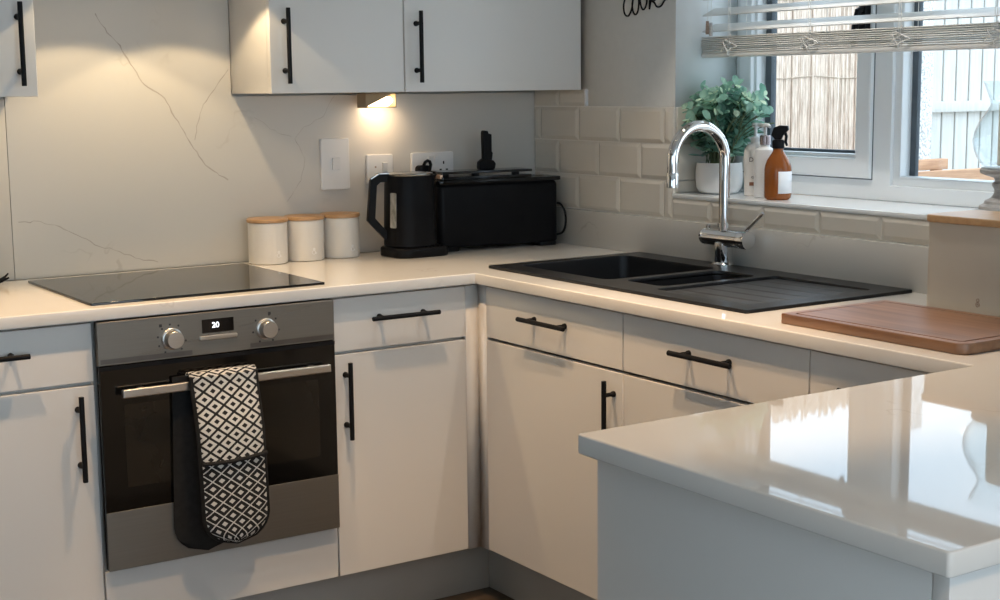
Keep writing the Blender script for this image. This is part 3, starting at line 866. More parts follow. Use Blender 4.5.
# water window on the body, beside the handle
ww = MB()
wa = math.radians(199)
def wmp(u, v, w):
    rr = .0765+w; a = wa+u/.075
    x = math.copysign(abs(math.cos(a))**.8, math.cos(a)); y = .92*math.copysign(abs(math.sin(a))**.8, math.sin(a))
    zz = v-ZT
    rad = .0735-(.0735-.0685)*max(0, (zz-.05))/.175+w
    return (KX+rad*x, KY+rad*y, v)
ww.slab(rrect(-.013, ZT+.085, .013, ZT+.185, .004), .0005, .003, mp=wmp, bev=.001)
ww.build('water_window', m_kwin, t)

# ------------------------------------------------------------------ toaster, standing slightly turned
TA = math.radians(-6.5)
tcx, tcy = -.240, -.114
tca, tsa = math.cos(TA), math.sin(TA)
def tmp(u, v, w): return (tcx+u*tca-v*tsa, tcy+u*tsa+v*tca, ZT+w)
t = thing('toaster', (tcx, tcy, ZT), 'long black toaster in the corner beside the kettle', 'toaster')
hw, hd_ = .205, .068
b = MB(); b.slab(rrect(-hw+.004, -hd_+.004, hw-.004, hd_-.004, .02, 6), .012, .198, bev=.012, bbev=.006, mp=tmp)
tb = b.build('body', m_plastic, t)
b = MB(); b.slab(rrect(-hw-.004, -hd_-.004, hw+.006, hd_+.004, .02, 6), .1985, .2105, [rrect(-.165, -.038, .165, -.012, .004), rrect(-.165, .012, .165, .038, .004)], bev=.003, bbev=.003, mp=tmp)
b.build('top_rim', m_gloss, t)
for fx0, fx1 in ((-hw+.012, -hw+.07), (hw-.07, hw-.012)):
    for fy0, fy1 in ((-hd_+.002, -.008), (.008, hd_-.006)):
        MB().slab(rrect(fx0, fy0, fx1, fy1, .01), .0005, .0125, mp=tmp, bev=.002).build('foot', m_plastic, t)
b = MB(); b.slab(rrect(-.014, .055, .014, .072, .003), 0, .016, bev=.004, mp=lambda u, v, w: tmp(-hw+.0035-w, u, v+.055)); b.build('lever', m_gloss, t)
b = MB()
p0 = tmp(hw-.006, -.050, .030)
cab = [p0]
for k in range(1, 19):
    a = -pi/2+pi*k/18
    q = tmp(hw+.004+.023*math.cos(a), -.058+.014*(k/18), .080+.046*math.sin(a))
    cab.append(q)
cab.append(tmp(hw-.006, -.036, .126))
b.tube(cab, .0034, 8)
b.build('power_cord', m_plastic, t)
# flat gadget on the toaster
t = thing('flat_gadget', tmp(-.04, 0, .211), 'flat black kitchen gadget with upright handle lying on the toaster', 'kitchen gadget')
b = MB(); b.slab(rrect(-.180, -.045, .118, .045, .004), .2112, .2190, mp=tmp, bev=.001); b.build('lower_plate', m_gloss, t)
b = MB(); b.slab(rrect(-.182, -.047, .120, .047, .004), .2270, .2345, mp=tmp, bev=.001); b.build('upper_plate', m_gloss, t)
for u in (-.16, -.06, .075): MB().slab(circle(u, -.02, .012, 14), .2188, .2272, mp=tmp).build('spacer', m_plastic, t)
b = MB(); b.slab(rrect(-.184, -.040, -.176, .040, .001), .2140, .2268, mp=tmp, bev=.001); b.build('clip', vary(mat('copper_clip', (.62, .42, .30), .25, metal=1.0), (.6, .4, .28), (.64, .44, .32), 20), t)
b = MB()
hu = -.012
b.slab(round_poly([(hu-.028, .2347), (hu+.022, .2347), (hu+.026, .252), (hu+.018, .262), (hu-.012, .268), (hu-.026, .258)], .006, 3), -.014, .014, mp=lambda u, v, w: tmp(u, w, v), bev=.003, bbev=.003)
b.slab(round_poly([(hu-.013, .258), (hu+.014, .258), (hu+.018, .285), (hu+.0145, .287), (hu+.0145, .340), (hu+.004, .3425), (hu+.002, .350), (hu-.012, .352), (hu-.0145, .345)], .003, 3), -.010, .010, mp=lambda u, v, w: tmp(u, w, v), bev=.003, bbev=.003)
b.build('handle', m_plastic, t)

# ------------------------------------------------------------------ switches and sockets
def plate(x0, x1, z0, z1, name, label, cat):
    t = thing(name, ((x0+x1)/2, 0, z0), label, cat)
    MB().slab(rrect(x0, z0, x1, z1, .006), .0002, .009, bev=.003, mp=M_BACK(0)).build('faceplate', m_white, t)
    return t
def rocker(t, x, z, w, h, m=m_white, name='rocker'):
    b = MB(); x0, x1, z0, z1 = x-w/2, x+w/2, z-h/2, z+h/2
    b.loft([[(x0, -.009, z0), (x1, -.009, z0), (x1, -.009, z1), (x0, -.009, z1)], [(x0+.001, -.0115, z0+.001), (x1-.001, -.0115, z0+.001), (x1-.001, -.0145, z1-.001), (x0+.001, -.0145, z1-.001)]])
    return b.build(name, m, t)
t = plate(-.753, -.660, 1.087, 1.2365, 'cooker_switch', 'tall white switch plate above the canisters', 'switch')
rocker(t, -.7055, 1.163, .024, .036)
t = plate(-.6035, -.5155, 1.099, 1.185, 'light_switch', 'small square white switch plate behind the kettle', 'switch')
rocker(t, -.5445, 1.148, .017, .026)
MB().slab(circle(-.575, 1.148, .003, 12), .009, .0096, mp=M_BACK(0)).build('indicator', m_tassel, t)
t = plate(-.4515, -.304, 1.102, 1.1855, 'double_socket', 'white double wall socket above the toaster with one black plug in', 'socket')
rocker(t, -.389, 1.163, .014, .022); rocker(t, -.368, 1.163, .014, .022)
for dx, dz, w, h in ((0, .011, .0045, .009), (-.011, -.010, .008, .0045), (.011, -.010, .008, .0045)):
    MB().slab(rrect(-.340+dx-w/2, 1.142+dz-h/2, -.340+dx+w/2, 1.142+dz+h/2, .0005, 2), .009, .0093, mp=M_BACK(0)).build('pin_hole', m_black, t)
t = thing('plug', (-.42, -.02, 1.12), 'black mains plug with arched cable in the double socket', 'plug')
MB().slab(rrect(-.441, 1.113, -.397, 1.148, .012), .0095, .034, bev=.006, mp=M_BACK(0)).build('plug_body', m_plastic, t)
MB().tube([(-.425, -.030, 1.135), (-.424, -.034, 1.150), (-.421, -.037, 1.158), (-.414, -.038, 1.162), (-.406, -.037, 1.159), (-.403, -.038, 1.150), (-.410, -.042, 1.128), (-.440, -.042, 1.118), (-.458, -.036, 1.09), (-.460, -.032, .98), (-.460, -.032, .92), (-.462, -.034, .9035)], .005, 10).build('cable', m_plastic, t)

# wedge light under the wall cabinet
t = thing('wedge_light', (-.655, -.12, 1.32), 'triangular bronze wedge light glowing under the wall cabinet', 'light')
lx0, lx1, ly0, ly1, lz0, lz1 = -.6560, -.5560, -.108, -.056, 1.3225, 1.3645
b = MB(); b.box(lx0, ly0, lz1-.003, lx1, ly1, lz1, .0005); b.box(lx0, ly0, lz0, lx0+.003, ly1, lz1-.003); b.box(lx1-.003, ly0, lz0, lx1, ly1, lz1-.003); b.box(lx0+.003, ly0, lz0, lx1-.003, ly1, lz0+.002)
b.box(lx0+.003, ly1-.003, lz0+.002, lx1-.003, ly1, lz1-.003)
tri = [(lx0+.0031, lz0+.003), (lx1-.013, lz1-.0031), (lx0+.0031, lz1-.0031)]
b.slab(tri, 0.002, ly1-ly0-.006, mp=lambda u, v, w: (u, ly1-.003-w, v))
b.build('housing', m_bronze, t)
L_ = MB(); L_.slab(round_poly([(lx0+.016, lz0+.0045), (lx1-.022, lz0+.0045), (lx1-.006, lz0+.018), (lx1-.014, lz0+.032), (lx1-.04, lz0+.030)], .004, 4), .004, ly1-ly0-.012, mp=lambda u, v, w: (u, ly1-.003-w, v))
L_.build('lens', m_lens, t)

# cord end at the left edge of the worktop
b = MB()
cx, cy = -1.690, -.075
b.tube([(cx-.05, cy, ZT+.004), (cx-.03, cy, ZT+.005), (cx-.012, cy, ZT+.008), (cx+.002, cy-.002, ZT+.012), (cx+.012, cy+.002, ZT+.020), (cx+.020, cy+.004, ZT+.027)], [.0035, .0035, .006, .006, .003, .0022], 8)
b.tube([(cx-.004, cy, ZT+.010), (cx+.008, cy-.006, ZT+.013), (cx+.018, cy-.01, ZT+.018)], [.004, .003, .0022], 8)
b.tube([(cx-.008, cy-.01, ZT+.008), (cx-.004, cy, ZT+.014), (cx-.004, cy+.008, ZT+.006)], [.004, .005, .004], 8)
tag(b.build('knotted_cord', m_black), 'black knotted cord end lying on the worktop left of the hob', 'cord')

# ------------------------------------------------------------------ chopping board
t = thing('chopping_board', (-.42, -1.92, ZT), 'dark wooden chopping board with juice groove on the worktop corner', 'chopping board')
BX0, BX1, BY0, BY1 = -.5685, -.262, -2.142, -1.686
bl = round_poly([(BX0, BY0), (BX1, BY0), (BX1, BY1), (BX0, BY1)], [.024, .024, .006, .006], 6)
g0 = rrect(BX0+.020, BY0+.020, BX1-.020, BY1-.020, .008, 4); g1 = rrect(BX0+.024, BY0+.024, BX1-.024, BY1-.024, .005, 4)
b = MB(); b.slab(bl, ZT+.0004, ZT+.021, [g0], bev=.0025, bbev=.002, seg=2, cap0=True); b.slab(g1, ZT+.012, ZT+.021, bev=.001, cap0=False, seg=2)
b.build('board', m_board, t)
b = MB(); b.slab(g0, ZT+.0006, ZT+.0170, [g1], cap0=False); b.build('groove', m_boardgroove, t)

# ------------------------------------------------------------------ bread bin
t = thing('bread_bin', (-.1, -1.94, ZT), 'cream bread bin with wooden lid at the end of the worktop by the window', 'bread bin')
bl = rrect(-.184, -2.18, -.020, -1.722, .022, 7)
MB().slab(bl, ZT+.0004, 1.0845, bev=.001, bbev=.004).build('body', m_bin, t)
MB().slab(offset(bl, -.005), 1.085, 1.1005, bev=.003, bbev=.003).build('lid', m_lid, t)
b = MB(); mx_ = M_RIGHT(-.184); u0, v0 = 1.866, .925
b.slab(circle(u0, v0-.003, .0055, 20), .0002, .0008, [circle(u0, v0-.003, .0038, 20)], mp=mx_); b.slab(circle(u0, v0+.006, .004, 18), .0002, .0008, [circle(u0, v0+.006, .0025, 18)], mp=mx_)
b.slab(circle(u0+.004, v0-.004, .002, 10), .0002, .001, mp=mx_); b.slab(circle(u0-.001, v0-.002, .0016, 10), .0002, .001, mp=mx_)
b.build('emblem', m_tassel, t)

# ------------------------------------------------------------------ on the sill
SZ = 1.0783
t = thing('potted_eucalyptus', (.105, -.752, SZ), 'bushy eucalyptus plant in a white pot at the end of the sill', 'plant')
b = MB(); b.lathe([(0, .002), (.045, .0), (.054, .004), (.062, .016), (.0655, .036), (.0655, .058), (.0625, .086), (.0595, .086), (.061, .06), (.058, .03), (0, .03)], (.105, -.752, SZ), 48)
b.build('pot', m_ceramic, t)
MB().lathe([(0, .078), (.0600, .078), (.0600, .072), (0, .072)], (.105, -.752, SZ), 32).build('soil', m_soil, t)
rnd = random.Random(21)
stm = MB(); fol = MB()
def leaf(p, d, up, L, Wd, mi):
    d = d.normalized(); sd = d.cross(up)
    if sd.length < 1e-3: sd = d.cross(Vector((1, 0, 0)))
    sd.normalize(); nn = sd.cross(d).normalized()
    out = [(0, 0), (.16, .55), (.42, .98), (.68, .95), (.90, .55), (1, 0), (.90, -.55), (.68, -.95), (.42, -.98), (.16, -.55)]
    V = [tuple(p+d*(L*a)+sd*(Wd/2*c)+nn*(.18*L*(a-.5)**2*-1+.10*Wd*abs(c))) for a, c in out]
    V.append(tuple(p+d*(L*.5)+nn*(-.003)))
    fol.mat = mi
    fol.add(V, [(i, (i+1) % 10, 10) for i in range(10)])
PC = Vector((.105, -.752, SZ+.08))
for k in range(84):
    az = rnd.uniform(0, 2*pi); u_ = rnd.random()
    rr0 = math.sqrt(u_)
    # stem tips spread over a dome that leans towards the glass light
    tip = Vector((  .085+.110*rr0*math.cos(az), -.806+.160*rr0*math.sin(az), SZ+.205+.098*math.sqrt(max(0, 1-u_))-rnd.uniform(0, .075)))
    b0 = PC+Vector((rnd.uniform(-.03, .03), rnd.uniform(-.035, .03), -.004))
    pts = []
    for s_ in range(8):
        q = s_/7
        p = b0.lerp(tip, q); p.z = b0.z+(tip.z-b0.z)*(1-(1-q)**1.7)
        pts.append(p)
    for p in pts:
        p.x = min(max(p.x, -.045), .195)
        if p.x > -.01: p.y = min(p.y, WY0-.030)
    stm.tube(pts, [.0016]*7+[.0009], 5)
    hv = Vector((math.cos(az), math.sin(az), 0))*rr0
    for s_ in range(2, 8):
        q = s_/7; p = pts[s_]; tdir = (pts[s_]-pts[s_-1])
        if tdir.length < 1e-5: continue
        tdir.normalize()
        for sgn in (0, 1):
            a2 = s_*1.5+sgn*pi+rnd.uniform(-.4, .4)
            side = tdir.orthogonal().normalized(); side.rotate(Matrix.Rotation(a2, 3, tdir))
            dr_ = (side+tdir*.3+hv*.5+Vector((0, 0, rnd.uniform(-.25, .15)))).normalized()
            L = (.040-.012*q*q)*rnd.uniform(.8, 1.15)
            pale = q > .9 and rnd.random() < .5
            e_ = p+dr_*L
            if e_.x > .222 or (e_.x > -.012 and e_.y > WY0-.008) or (e_.x < .012 and e_.z < SZ+.03): continue
            if e_.z > SZ+.345: continue
            if (e_.y < -.838 or p.y < -.838) and min(e_.z, p.z) < SZ+.212: continue
            leaf(p, dr_, Vector((0, 0, 1))+hv*.6, L*(.7 if pale else 1), L*(.6 if pale else .95), 1 if pale else 0)
# a few low drooping leaves over the rim
for k in range(16):
    az = rnd.uniform(0, 2*pi); p = PC+Vector((math.cos(az)*.045, math.sin(az)*.048, .018+rnd.uniform(0, .04)))
    if p.y > WY0-.05: continue
    leaf(p, Vector((math.cos(az), math.sin(az), rnd.uniform(-.1, .5))), Vector((0, 0, 1)), .042, .026, 0)
stm.build('stems', m_stem, t)
fol.build('foliage', [m_leaf, m_leaf2], t, recalc=False)

def oval(cx, cy, rx, ry, z, n=36, e=1.0):
    return [(cx+rx*math.copysign(abs(math.cos(a))**e, math.cos(a)), cy+ry*math.copysign(abs(math.sin(a))**e, math.sin(a)), z) for a in [2*pi*k/n for k in range(n)]]
def rot_about(cx, cy, ang):
    c, s_ = math.cos(ang), math.sin(ang)
    return lambda P: [(cx+(x-cx)*c-(y-cy)*s_, cy+(x-cx)*s_+(y-cy)*c, z) for x, y, z in P]
# hand wash bottle in front (label turned to the room)
HX, HYs = .112, -.888
ra = math.radians(-52)          # direction the front faces
rt = rot_about(HX, HYs, math.radians(-46))
t = thing('hand_wash', (HX, HYs, SZ), 'cream pump bottle of hand wash with brown label block beside the plant', 'soap bottle')
prof = [(.026, .012, 0), (.0285, .0150, .003), (.0290, .0170, .03), (.0310, .0185, .07), (.0325, .0190, .100), (.0300, .0180, .122), (.0230, .0150, .136), (.0130, .0120, .142), (.0115, .0115, .146)]
b = MB(); b.loft([rt(oval(HX, HYs, rx, ry, SZ+z, 40, .85)) for rx, ry, z in prof]); b.build('bottle', m_soap, t)
b = MB(); b.lathe([(.0125, .1462), (.0135, .148), (.0135, .158), (.006, .160), (.0045, .161), (.0045, .186), (0, .186)], (HX, HYs, SZ), 24)
b.lathe([(.0, .1845), (.009, .1845), (.0105, .187), (.0105, .194), (.008, .197), (0, .197)], (HX, HYs, SZ), 24)
dn = Vector((-math.sin(ra), math.cos(ra), 0))
b.tube([(HX, HYs, SZ+.191), tuple(Vector((HX, HYs, SZ+.1915))+Vector((.2, -.98, 0))*.018), tuple(Vector((HX, HYs, SZ+.189))+Vector((.2, -.98, 0))*.033)], [.006, .0055, .004], 10)
b.build('pump', m_white, t)
fdir = Vector((-.72, -.69, 0)); fdir.normalize()
def lmap(oz, k=.0198):
    # label coordinates on the bottle's broad front, which faces the sink
    sx = Vector((fdir.y*-1, fdir.x, 0))
    def f(u, v, w):
        ang = u/.031
        n_ = fdir*math.cos(ang)+sx*math.sin(ang)*0
        base = Vector((HX, HYs, 0))+sx*u+fdir*(k-.35*u*u/.031+w)
        return (base.x, base.y, SZ+oz+v)
    return f
sxv = Vector((-fdir.y, fdir.x, 0))
# turn the bottle so that its broad face points along fdir
for ch in ('bottle',):
    pass
bl_ = MB(); bl_.slab(rrect(-.014, -.0048, .016, .0048, .0006, 2), .0004, .0007, mp=lmap(.033, .0192)); bl_.build('label_block', m_brown, t)
text_mesh('Dove', .017, 'brand_print', m_ink, t, lambda u, v, w: lmap(.098, .0198)(u+.003, v, w+.0006))
text_mesh('care', .012, 'label_print', m_ink, t, lambda u, v, w: lmap(.052, .0196)(u+.001, v, w+.0006))
# second pump bottle behind it
B2x, B2y = .092, -.946
t = thing('lotion_bottle', (B2x, B2y, SZ), 'plain white pump bottle with chrome collar behind the hand wash', 'soap bottle')
MB().lathe([(0, 0), (.026, 0), (.0285, .003), (.0285, .118), (.026, .128), (.016, .133), (.013, .135), (.013, .140), (0, .140)], (B2x, B2y, SZ), 36).build('bottle', m_ceramic, t)
MB().lathe([(.0145, .1402), (.0145, .163), (.0125, .165), (.0, .165)], (B2x, B2y, SZ), 28).build('collar', vary(mat('mauve_collar', (.34, .28, .28), .25, metal=.8), (.32, .26, .26), (.36, .3, .3), 20), t)
b = MB(); b.lathe([(.0045, .1652), (.0045, .186), (.010, .187), (.0105, .196), (0, .197)], (B2x, B2y, SZ), 20); b.tube([(B2x, B2y, SZ+.192), (B2x-.010, B2y-.020, SZ+.192), (B2x-.014, B2y-.032, SZ+.188)], [.006, .005, .004], 10); b.build('pump', m_white, t)
# amber spray bottle
AX, AY = .070, -1.018
t = thing('spray_bottle', (AX, AY, SZ), 'amber spray bottle with black trigger and white label on the sill', 'spray bottle')
r = .0355
MB().lathe([(0, .001), (r-.005, 0), (r-.001, .004), (r, .010), (r, .078), (r-.002, .090), (.028, .104), (.019, .118), (.0140, .126), (.0135, .133), (0, .133)], (AX, AY, SZ), 44).build('bottle', m_amber, t)
MB().lathe([(.0150, .1332), (.0158, .135), (.0158, .152), (.013, .156), (.0, .156)], (AX, AY, SZ), 28).build('cap', m_plastic, t)
b = MB()
dv = Vector((.55, -.83, 0)).normalized()
def amp(u, v, w): 
    q = Vector((AX, AY, SZ+v))+dv*u+Vector((-dv.y, dv.x, 0))*w
    return tuple(q)
b.slab(round_poly([(-.018, .168), (-.008, .156), (.008, .156), (.012, .166), (.018, .172), (.027, .182), (.025, .192), (.004, .193), (-.012, .187)], .003, 3), -.0085, .0085, mp=amp, bev=.003, bbev=.003)
b.build('spray_head', m_plastic, t)
b = MB(); b.tube([amp(.016, .176, 0), amp(.021, .165, 0), amp(.019, .150, 0), amp(.023, .140, 0)], [.0045, .004, .004, .003], 8); b.build('trigger', m_plastic, t)
lb = MB(); la = math.radians(-100)
def cmap_(u, v, w):
    a = la+u/r; return (AX+(r+w)*math.cos(a), AY+(r+w)*math.sin(a), SZ+v)
# label wraps the side that faces away from the plant
poly = []
for k in range(9): poly.append((-.026+.052*k/8, .016))
for k in range(9): poly.append((.026-.052*k/8, .073))
V = [cmap_(u, v, .0006) for u, v in poly]
lb.add([cmap_(-.020+.050*k/10, z, .0006) for z in (.017, .074) for k in range(11)], [(k, k+1, 12+k, 11+k) for k in range(10)])
lo_ = lb.build('label', m_paper, t, recalc=False)
sm = lo_.modifiers.new('thick', 'SOLIDIFY'); sm.thickness = .0005

# hurricane lamp on a turned pedestal
QX, QY = .118, -1.715
t = thing('candle_holder', (QX, QY, SZ), 'turned grey wooden pedestal with glass hurricane shade at the window end', 'candle holder')
MB().lathe([(0, 0), (.090, 0), (.091, .005), (.086, .012), (.076, .016), (.073, .023), (.064, .028), (.062, .034), (.050, .040), (.043, .050), (.042, .060), (.047, .068), (.047, .074), (.041, .079), (.044, .086), (.060, .091), (.073, .096), (.075, .104), (.070, .109), (0, .1095)], (QX, QY, SZ), 48).build('pedestal', m_pedestal, t)
gp = [(.060, .110), (.072, .116), (.083, .132), (.090, .152), (.0925, .170), (.089, .190), (.079, .213), (.066, .232), (.0575, .247), (.0575, .258), (.064, .276), (.071, .294), (.074, .301)]
gl = MB(); gl.lathe([(0, .110)]+gp+[(r_-.002, z_) for r_, z_ in reversed(gp[2:])]+[(.070, .118), (0, .1125)], (QX, QY, SZ), 56); gl.build('glass_shade', m_hurricane, t)
t = thing('pillar_candle', (QX, QY, SZ+.113), 'cream pillar candle inside the glass hurricane shade', 'candle')
MB().lathe([(0, .113), (.0365, .113), (.038, .115), (.038, .252), (.035, .257), (.015, .254), (0, .253)], (QX, QY, SZ), 40).build('wax', m_candle, t)
MB().tube([(QX, QY, SZ+.253), (QX, QY, SZ+.263), (QX+.002, QY, SZ+.268)], .0012, 6).build('wick', m_plastic, t)

# ------------------------------------------------------------------ venetian blind
t = thing('venetian_blind', (.13, -1.43, 1.455), 'raised white venetian blind with looped cords in the window recess', 'blind')
BY_0, BY_1 = -.680, -2.19
b = MB(); b.box(.098, BY_1, 1.452, .150, BY_0, 1.464, .003); b.build('bottom_rail', m_blind, t)
z = 1.4645
for k in range(9):
    j = random.uniform(-.0025, .0025)
    MB().box(.0985+j, BY_1, z, .1495+j, BY_0+random.uniform(-.006, .001), z+.0030, .0006, 1).build('slat', m_blind, t); z += .0052
tilt = math.radians(25)
for k in range(12):
    zc = 1.5335+k*.0435
    b = MB(); ca, sa_ = math.cos(tilt), math.sin(tilt)
    V = []
    prof = [(-.0255, -.0012), (.0255, -.0012), (.0255, .0015), (-.0255, .0015)]
    for y in (BY_0, BY_1):
        for u, w in prof: V.append((.125+u*ca-w*sa_, y, zc+u*sa_+w*ca))
    b.add(V, [(0, 1, 5, 4), (1, 2, 6, 5), (2, 3, 7, 6), (3, 0, 4, 7), (0, 3, 2, 1), (4, 5, 6, 7)])
    b.build('slat', m_blind, t)
MB().box(.095, BY_1, 2.065, .155, BY_0, 2.115, .003).build('head_rail', m_blind, t)
CY = [-.80, -1.099, -1.396, -1.671, -1.96]
for y in CY:
    b = MB()
    for xx in (.095, .155): b.tube([(xx, y, 1.452), (xx, y, 2.066)], .0008, 5)
    b.tube([(.094, y+.006, 1.50), (.094, y+.006, 2.066)], .0008, 5)
    # loop of spare ladder cord hanging in front of the slat stack
    lp = []
    for k in range(40):
        a = 2*pi*k/40
        lp.append((.092-.002*math.sin(2*a), y+.020*math.sin(a)+.010*math.sin(2*a+.6), 1.478+.016*math.cos(a)+.006*math.sin(2*a)))
    b.tube(lp, .0019, 5, closed=True)
    b.tube([(.093, y-.006, 1.512), (.091, y+.012, 1.500), (.091, y-.004, 1.490), (.091, y+.024, 1.476), (.091, y+.030, 1.466)], .0017, 5)
    b.build('cord_loop', m_cordw, t)
for y, m_, zt_ in ((-.728, m_tassel, 1.551), (-.742, m_pedestal, 1.546)):
    b = MB(); b.lathe([(0, -.036), (.0050, -.036), (.0055, -.03), (.0042, 0), (0, 0)], (.078, y, zt_), 14); tb_ = b.build('cord_pull', m_, t)
    MB().tube([(.078, y, zt_), (.082, y, zt_+.2), (.094, y, 2.07)], .0008, 5).build('pull_cord', m_cordw, t)

# ------------------------------------------------------------------ 'cook' lettering on the wall
def lp_(px, py): return (X0-.0016, -.440-(px-622)*.00442, 1.6185-py*.00279)
strokes = [
 [(632.5, -4), (630.5, -8), (626.5, -6), (623.8, 1), (623.3, 7), (624.4, 13), (627.3, 15.6), (629.6, 13.6), (631.6, 8.6), (632.6, 3), (633.2, -3)],
 [(638.6, -1), (636.6, -5), (633.6, -3), (632.2, 3), (632.6, 9), (633.7, 12.8), (635.6, 14.6), (637.5, 12.6), (638.6, 8), (638.9, 2), (638.2, -3), (637.5, -6), (640.5, -4)],
 [(646.6, -1), (644.6, -6), (641.6, -5), (640.2, -1), (640.8, 5), (642.2, 9), (643.8, 10.2), (645.7, 8), (646.9, 3), (646.6, -2), (645.4, -6), (648.5, -4)],
 [(655.5, -22), (653.5, -24), (651.5, -16), (650.2, -4), (649.6, 10.2), (650.6, 4), (652.8, -2), (655.6, -3.2), (656.6, -.5), (654.5, 2), (652.2, 2.2), (654.6, 4.4), (656.4, 7.6), (658.8, 8.8), (661.6, 7.4), (664.4, 3), (666.6, 1.6), (667.3, 2.4)],
]
t = thing('wall_lettering', (X0, -.55, 1.58), 'black handwritten word cook stuck on the wall beside the window', 'wall sign')
def cr(P, n=6):
    out = []
    for i in range(len(P)-1):
        p0, p1, p2, p3 = P[max(i-1, 0)], P[i], P[i+1], P[min(i+2, len(P)-1)]
        for k in range(n):
            t_ = k/n
            out.append(tuple(.5*((2*p1[j])+(-p0[j]+p2[j])*t_+(2*p0[j]-5*p1[j]+4*p2[j]-p3[j])*t_**2+(-p0[j]+3*p1[j]-3*p2[j]+p3[j])*t_**3) for j in (0, 1)))
    out.append(P[-1]); return out
for s_ in strokes:
    b = MB(); b.tube([lp_(*q) for q in cr(s_)], .0026, 6); b.build('letter', m_black, t)

# ------------------------------------------------------------------ garden seen through the window
struct('ground', MB().box(.3, -9, -.35, 16, 9, -.30), m_ground)
t = thing('reed_screen', (2.1, 1.6, -.3), 'natural reed screening fence seen through the opening pane', 'fence')
b = MB(); rr_ = random.Random(5)
x = .5
while x < 3.50:
    w = rr_.uniform(.007, .013)
    y = 1.6+rr_.uniform(-.006, .006)
    b.box(x, y-.006, -.3, x+w, y+.006, 2.15+rr_.uniform(-.03, .03)); x += w+rr_.uniform(0, .0025)
b.build('reeds', m_reed, t)
b = MB()
for zz in (.2, .65, 1.03, 1.41, 1.80): b.tube([(.5+k*.05, 1.588+.003*(k % 2), zz+.006*math.sin(k*.7)) for k in range(60)], .003, 5)
b.build('binding_wire', m_post, t)
tag(MB().box(.45, 1.62, -.3, 3.62, 1.64, 2.0).build('fence_backing_board', m_post), 'dark boarding directly behind the reed screen', 'fence')
p = MB().box(3.525, 1.53, -.3, 3.583, 1.585, 2.2, .006).build('fence_post', m_post); tag(p, 'weathered timber post between the reed screen and the pebbledash pier', 'post')
p = MB().box(3.795, 1.72, -.3, 3.925, 1.935, 2.4, .01).build('pebbledash_pier', m_pebble); tag(p, 'white pebbledash pier beside the painted fence', 'pier')
t = thing('board_fence', (6.0, 2.0, -.3), 'white painted board fence seen through the right-hand pane', 'fence')
b = MB(); x = 3.866
while x < 9.0:
    b.box(x, 1.99, -.3, x+.104, 2.012, 2.3, .003, 1); x += .117
b.build('boards', m_fence, t)
b = MB(); b.box(3.9, 1.945, 1.203, 9.0, 1.99, 1.266, .004); b.box(3.9, 1.945, 1.95, 9.0, 1.99, 2.05, .004); b.build('rails', m_fence, t)
MB().box(3.9, 2.02, -.3, 9.0, 2.03, 2.3).build('backing', m_gap, t)

t = thing('raised_planter', (2.6, .2, -.3), 'orange-brown timber raised planter of dark soil outside the right pane', 'planter')
b = MB(); b.box(1.75, .78, -.3, 3.6, .82, .965, .004); b.box(1.75, -.5, -.3, 3.6, -.46, .90, .004); b.box(1.75, -.46, -.3, 1.79, .78, .90, .004); b.box(3.56, -.46, -.3, 3.6, .78, .90, .004)
b.build('boards', m_planter, t)
rr_ = random.Random(9)
V = []; nx, ny = 60, 44
for j in range(ny+1):
    for i in range(nx+1):
        V.append((1.79+1.77*i/nx, -.46+1.24*j/ny, .885+rr_.uniform(-.012, .012)))
b = MB(); b.add(V, [(j*(nx+1)+i, j*(nx+1)+i+1, (j+1)*(nx+1)+i+1, (j+1)*(nx+1)+i) for j in range(ny) for i in range(nx)])
b.build('soil', m_soil, t)
b = MB(); b.box(2.55, 1.25, .93, 3.5, 1.29, .985, .004); b.box(2.58, 1.255, -.3, 2.64, 1.285, .93); b.box(3.40, 1.255, -.3, 3.46, 1.285, .93)
tag(b.build('timber_rail', m_planter), 'low orange-brown timber rail standing behind the raised planter', 'rail')

# ------------------------------------------------------------------ lights
def kelvin(k):
    return {2700: (1.0, .66, .35), 3000: (1.0, .72, .44), 3500: (1.0, .79, .56), 4000: (1.0, .85, .68)}[k]
def spot(name, loc, energy, col, size, blend, rad, rot=(0, 0, 0)):
    l = bpy.data.lights.new(name, 'SPOT'); l.energy = energy; l.color = col; l.spot_size = math.radians(size); l.spot_blend = blend; l.shadow_soft_size = rad
    o = bpy.data.objects.new(name, l); COL.objects.link(o); o.location = loc; o.rotation_euler = rot; return o
for i, lx in enumerate((-1.45, -1.19)):
    spot('hood_lamp_light', (lx, -.30, 1.708), HOOD, (1.0, .76, .45), 112, .14, .012)
spot('wedge_lamp_light', (-.565, -.068, 1.319), WEDGE, kelvin(3000), 160, .8, .02, (math.radians(48), 0, 0))
DL = [(-1.2, -1.05, 75, 1), (-2.2, -1.05, 75, 1), (-1.08, -1.65, 66, .9), (-.34, -1.25, 76, .42), (-1.7, -4.3, 120, .6)]  # over-sink and rear entries are added fill lamps, brightening the window and room
for i, (x, y, beam, pw_) in enumerate(DL):
    t = thing('downlight', (x, y, ZC-.006), 'round recessed ceiling downlight, some added as unseen fill', 'light', 'ceiling downlights')
    MB().lathe([(.030, ZC-.0005), (.044, ZC-.0005), (.044, ZC-.005), (.030, ZC-.006)], (x, y, 0), 28).build('ring', m_lightsteel, t)
    MB().lathe([(0, ZC-.002), (.030, ZC-.002), (.030, ZC-.0025), (0, ZC-.0025)], (x, y, 0), 24).build('lens', m_dlight, t)
    spot('downlight_or_fill_light', (x, y, ZC-.012), DOWN*pw_, (1.0, .68, .40) if i != 3 else (1.0, .93, .84), beam, .35, .025)
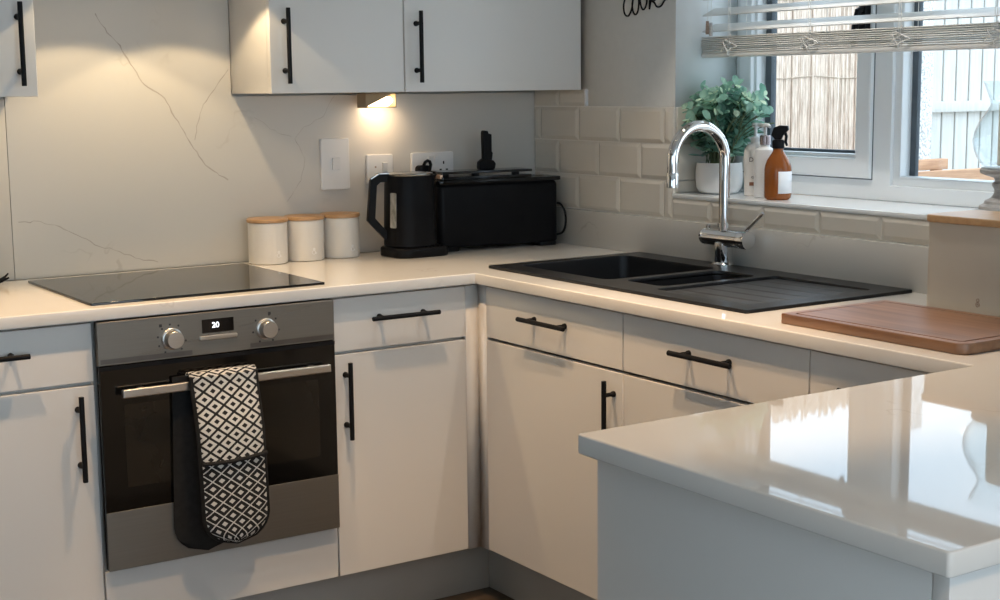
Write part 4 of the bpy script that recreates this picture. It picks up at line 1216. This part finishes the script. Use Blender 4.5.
def portal(name, loc, rot, sx, sy):
    l = bpy.data.lights.new(name, 'AREA'); l.shape = 'RECTANGLE'; l.size = sx; l.size_y = sy
    l.cycles.is_portal = True
    o = bpy.data.objects.new(name, l); COL.objects.link(o); o.location = loc; o.rotation_euler = rot
portal('window_portal', (.31, (WY0+WY1)/2, (WZ0+WZ1)/2), (0, math.radians(90), 0), WZ1-WZ0, WY0-WY1)
#portal('door_portal', ((DX0+DX1)/2, YF-.15, DZ/2), (math.radians(90), 0, 0), DX1-DX0, DZ)

w = bpy.data.worlds.new('overcast_sky'); C.world = w; w.use_nodes = True
N = w.node_tree.nodes; L = w.node_tree.links
bg = N['Background']; tc = N.new('ShaderNodeTexCoord'); ns = N.new('ShaderNodeTexNoise'); ns.inputs['Scale'].default_value = 2.2; ns.inputs['Detail'].default_value = 5
cr_ = N.new('ShaderNodeValToRGB'); cr_.color_ramp.elements[0].position = .35; cr_.color_ramp.elements[1].position = .7
cr_.color_ramp.elements[0].color = (.62, .80, 1.0, 1); cr_.color_ramp.elements[1].color = (.86, .94, 1.0, 1)
L.new(tc.outputs['Generated'], ns.inputs['Vector']); L.new(ns.outputs['Fac'], cr_.inputs['Fac']); L.new(cr_.outputs['Color'], bg.inputs['Color'])
bg.inputs['Strength'].default_value = SKY

# ------------------------------------------------------------------ camera
cam = bpy.data.cameras.new('camera'); co = bpy.data.objects.new('camera', cam); COL.objects.link(co)
FPX, PIT, YAW, ROL = 1456.68202, -0.1452196, 0.5838857, -0.0107817
cam.sensor_width = 36; cam.sensor_fit = 'HORIZONTAL'; cam.lens = FPX/1000*36; cam.clip_start = .02
fw = Vector((math.sin(YAW)*math.cos(PIT), math.cos(YAW)*math.cos(PIT), math.sin(PIT)))
rt_ = Vector((math.cos(YAW), -math.sin(YAW), 0)); upv = rt_.cross(fw)
r2 = rt_*math.cos(ROL)+upv*math.sin(ROL); u2 = -rt_*math.sin(ROL)+upv*math.cos(ROL)
M4 = Matrix(((r2.x, u2.x, -fw.x, -2.6481582), (r2.y, u2.y, -fw.y, -3.8047796), (r2.z, u2.z, -fw.z, 1.3779881), (0, 0, 0, 1)))
co.matrix_world = M4
C.camera = co
vs = C.view_settings; C.display_settings.display_device = 'sRGB'
vs.view_transform = 'Standard'; vs.look = 'None'; vs.gamma = 1.0; vs.use_curve_mapping = False; vs.exposure = EXPO
cy_ = C.cycles
cy_.use_denoising = True; cy_.max_bounces = 10; cy_.diffuse_bounces = 5; cy_.glossy_bounces = 5; cy_.transmission_bounces = 8; cy_.transparent_max_bounces = 16
cy_.caustics_reflective = False; cy_.caustics_refractive = False; cy_.sample_clamp_indirect = 6.0; cy_.blur_glossy = 0.5
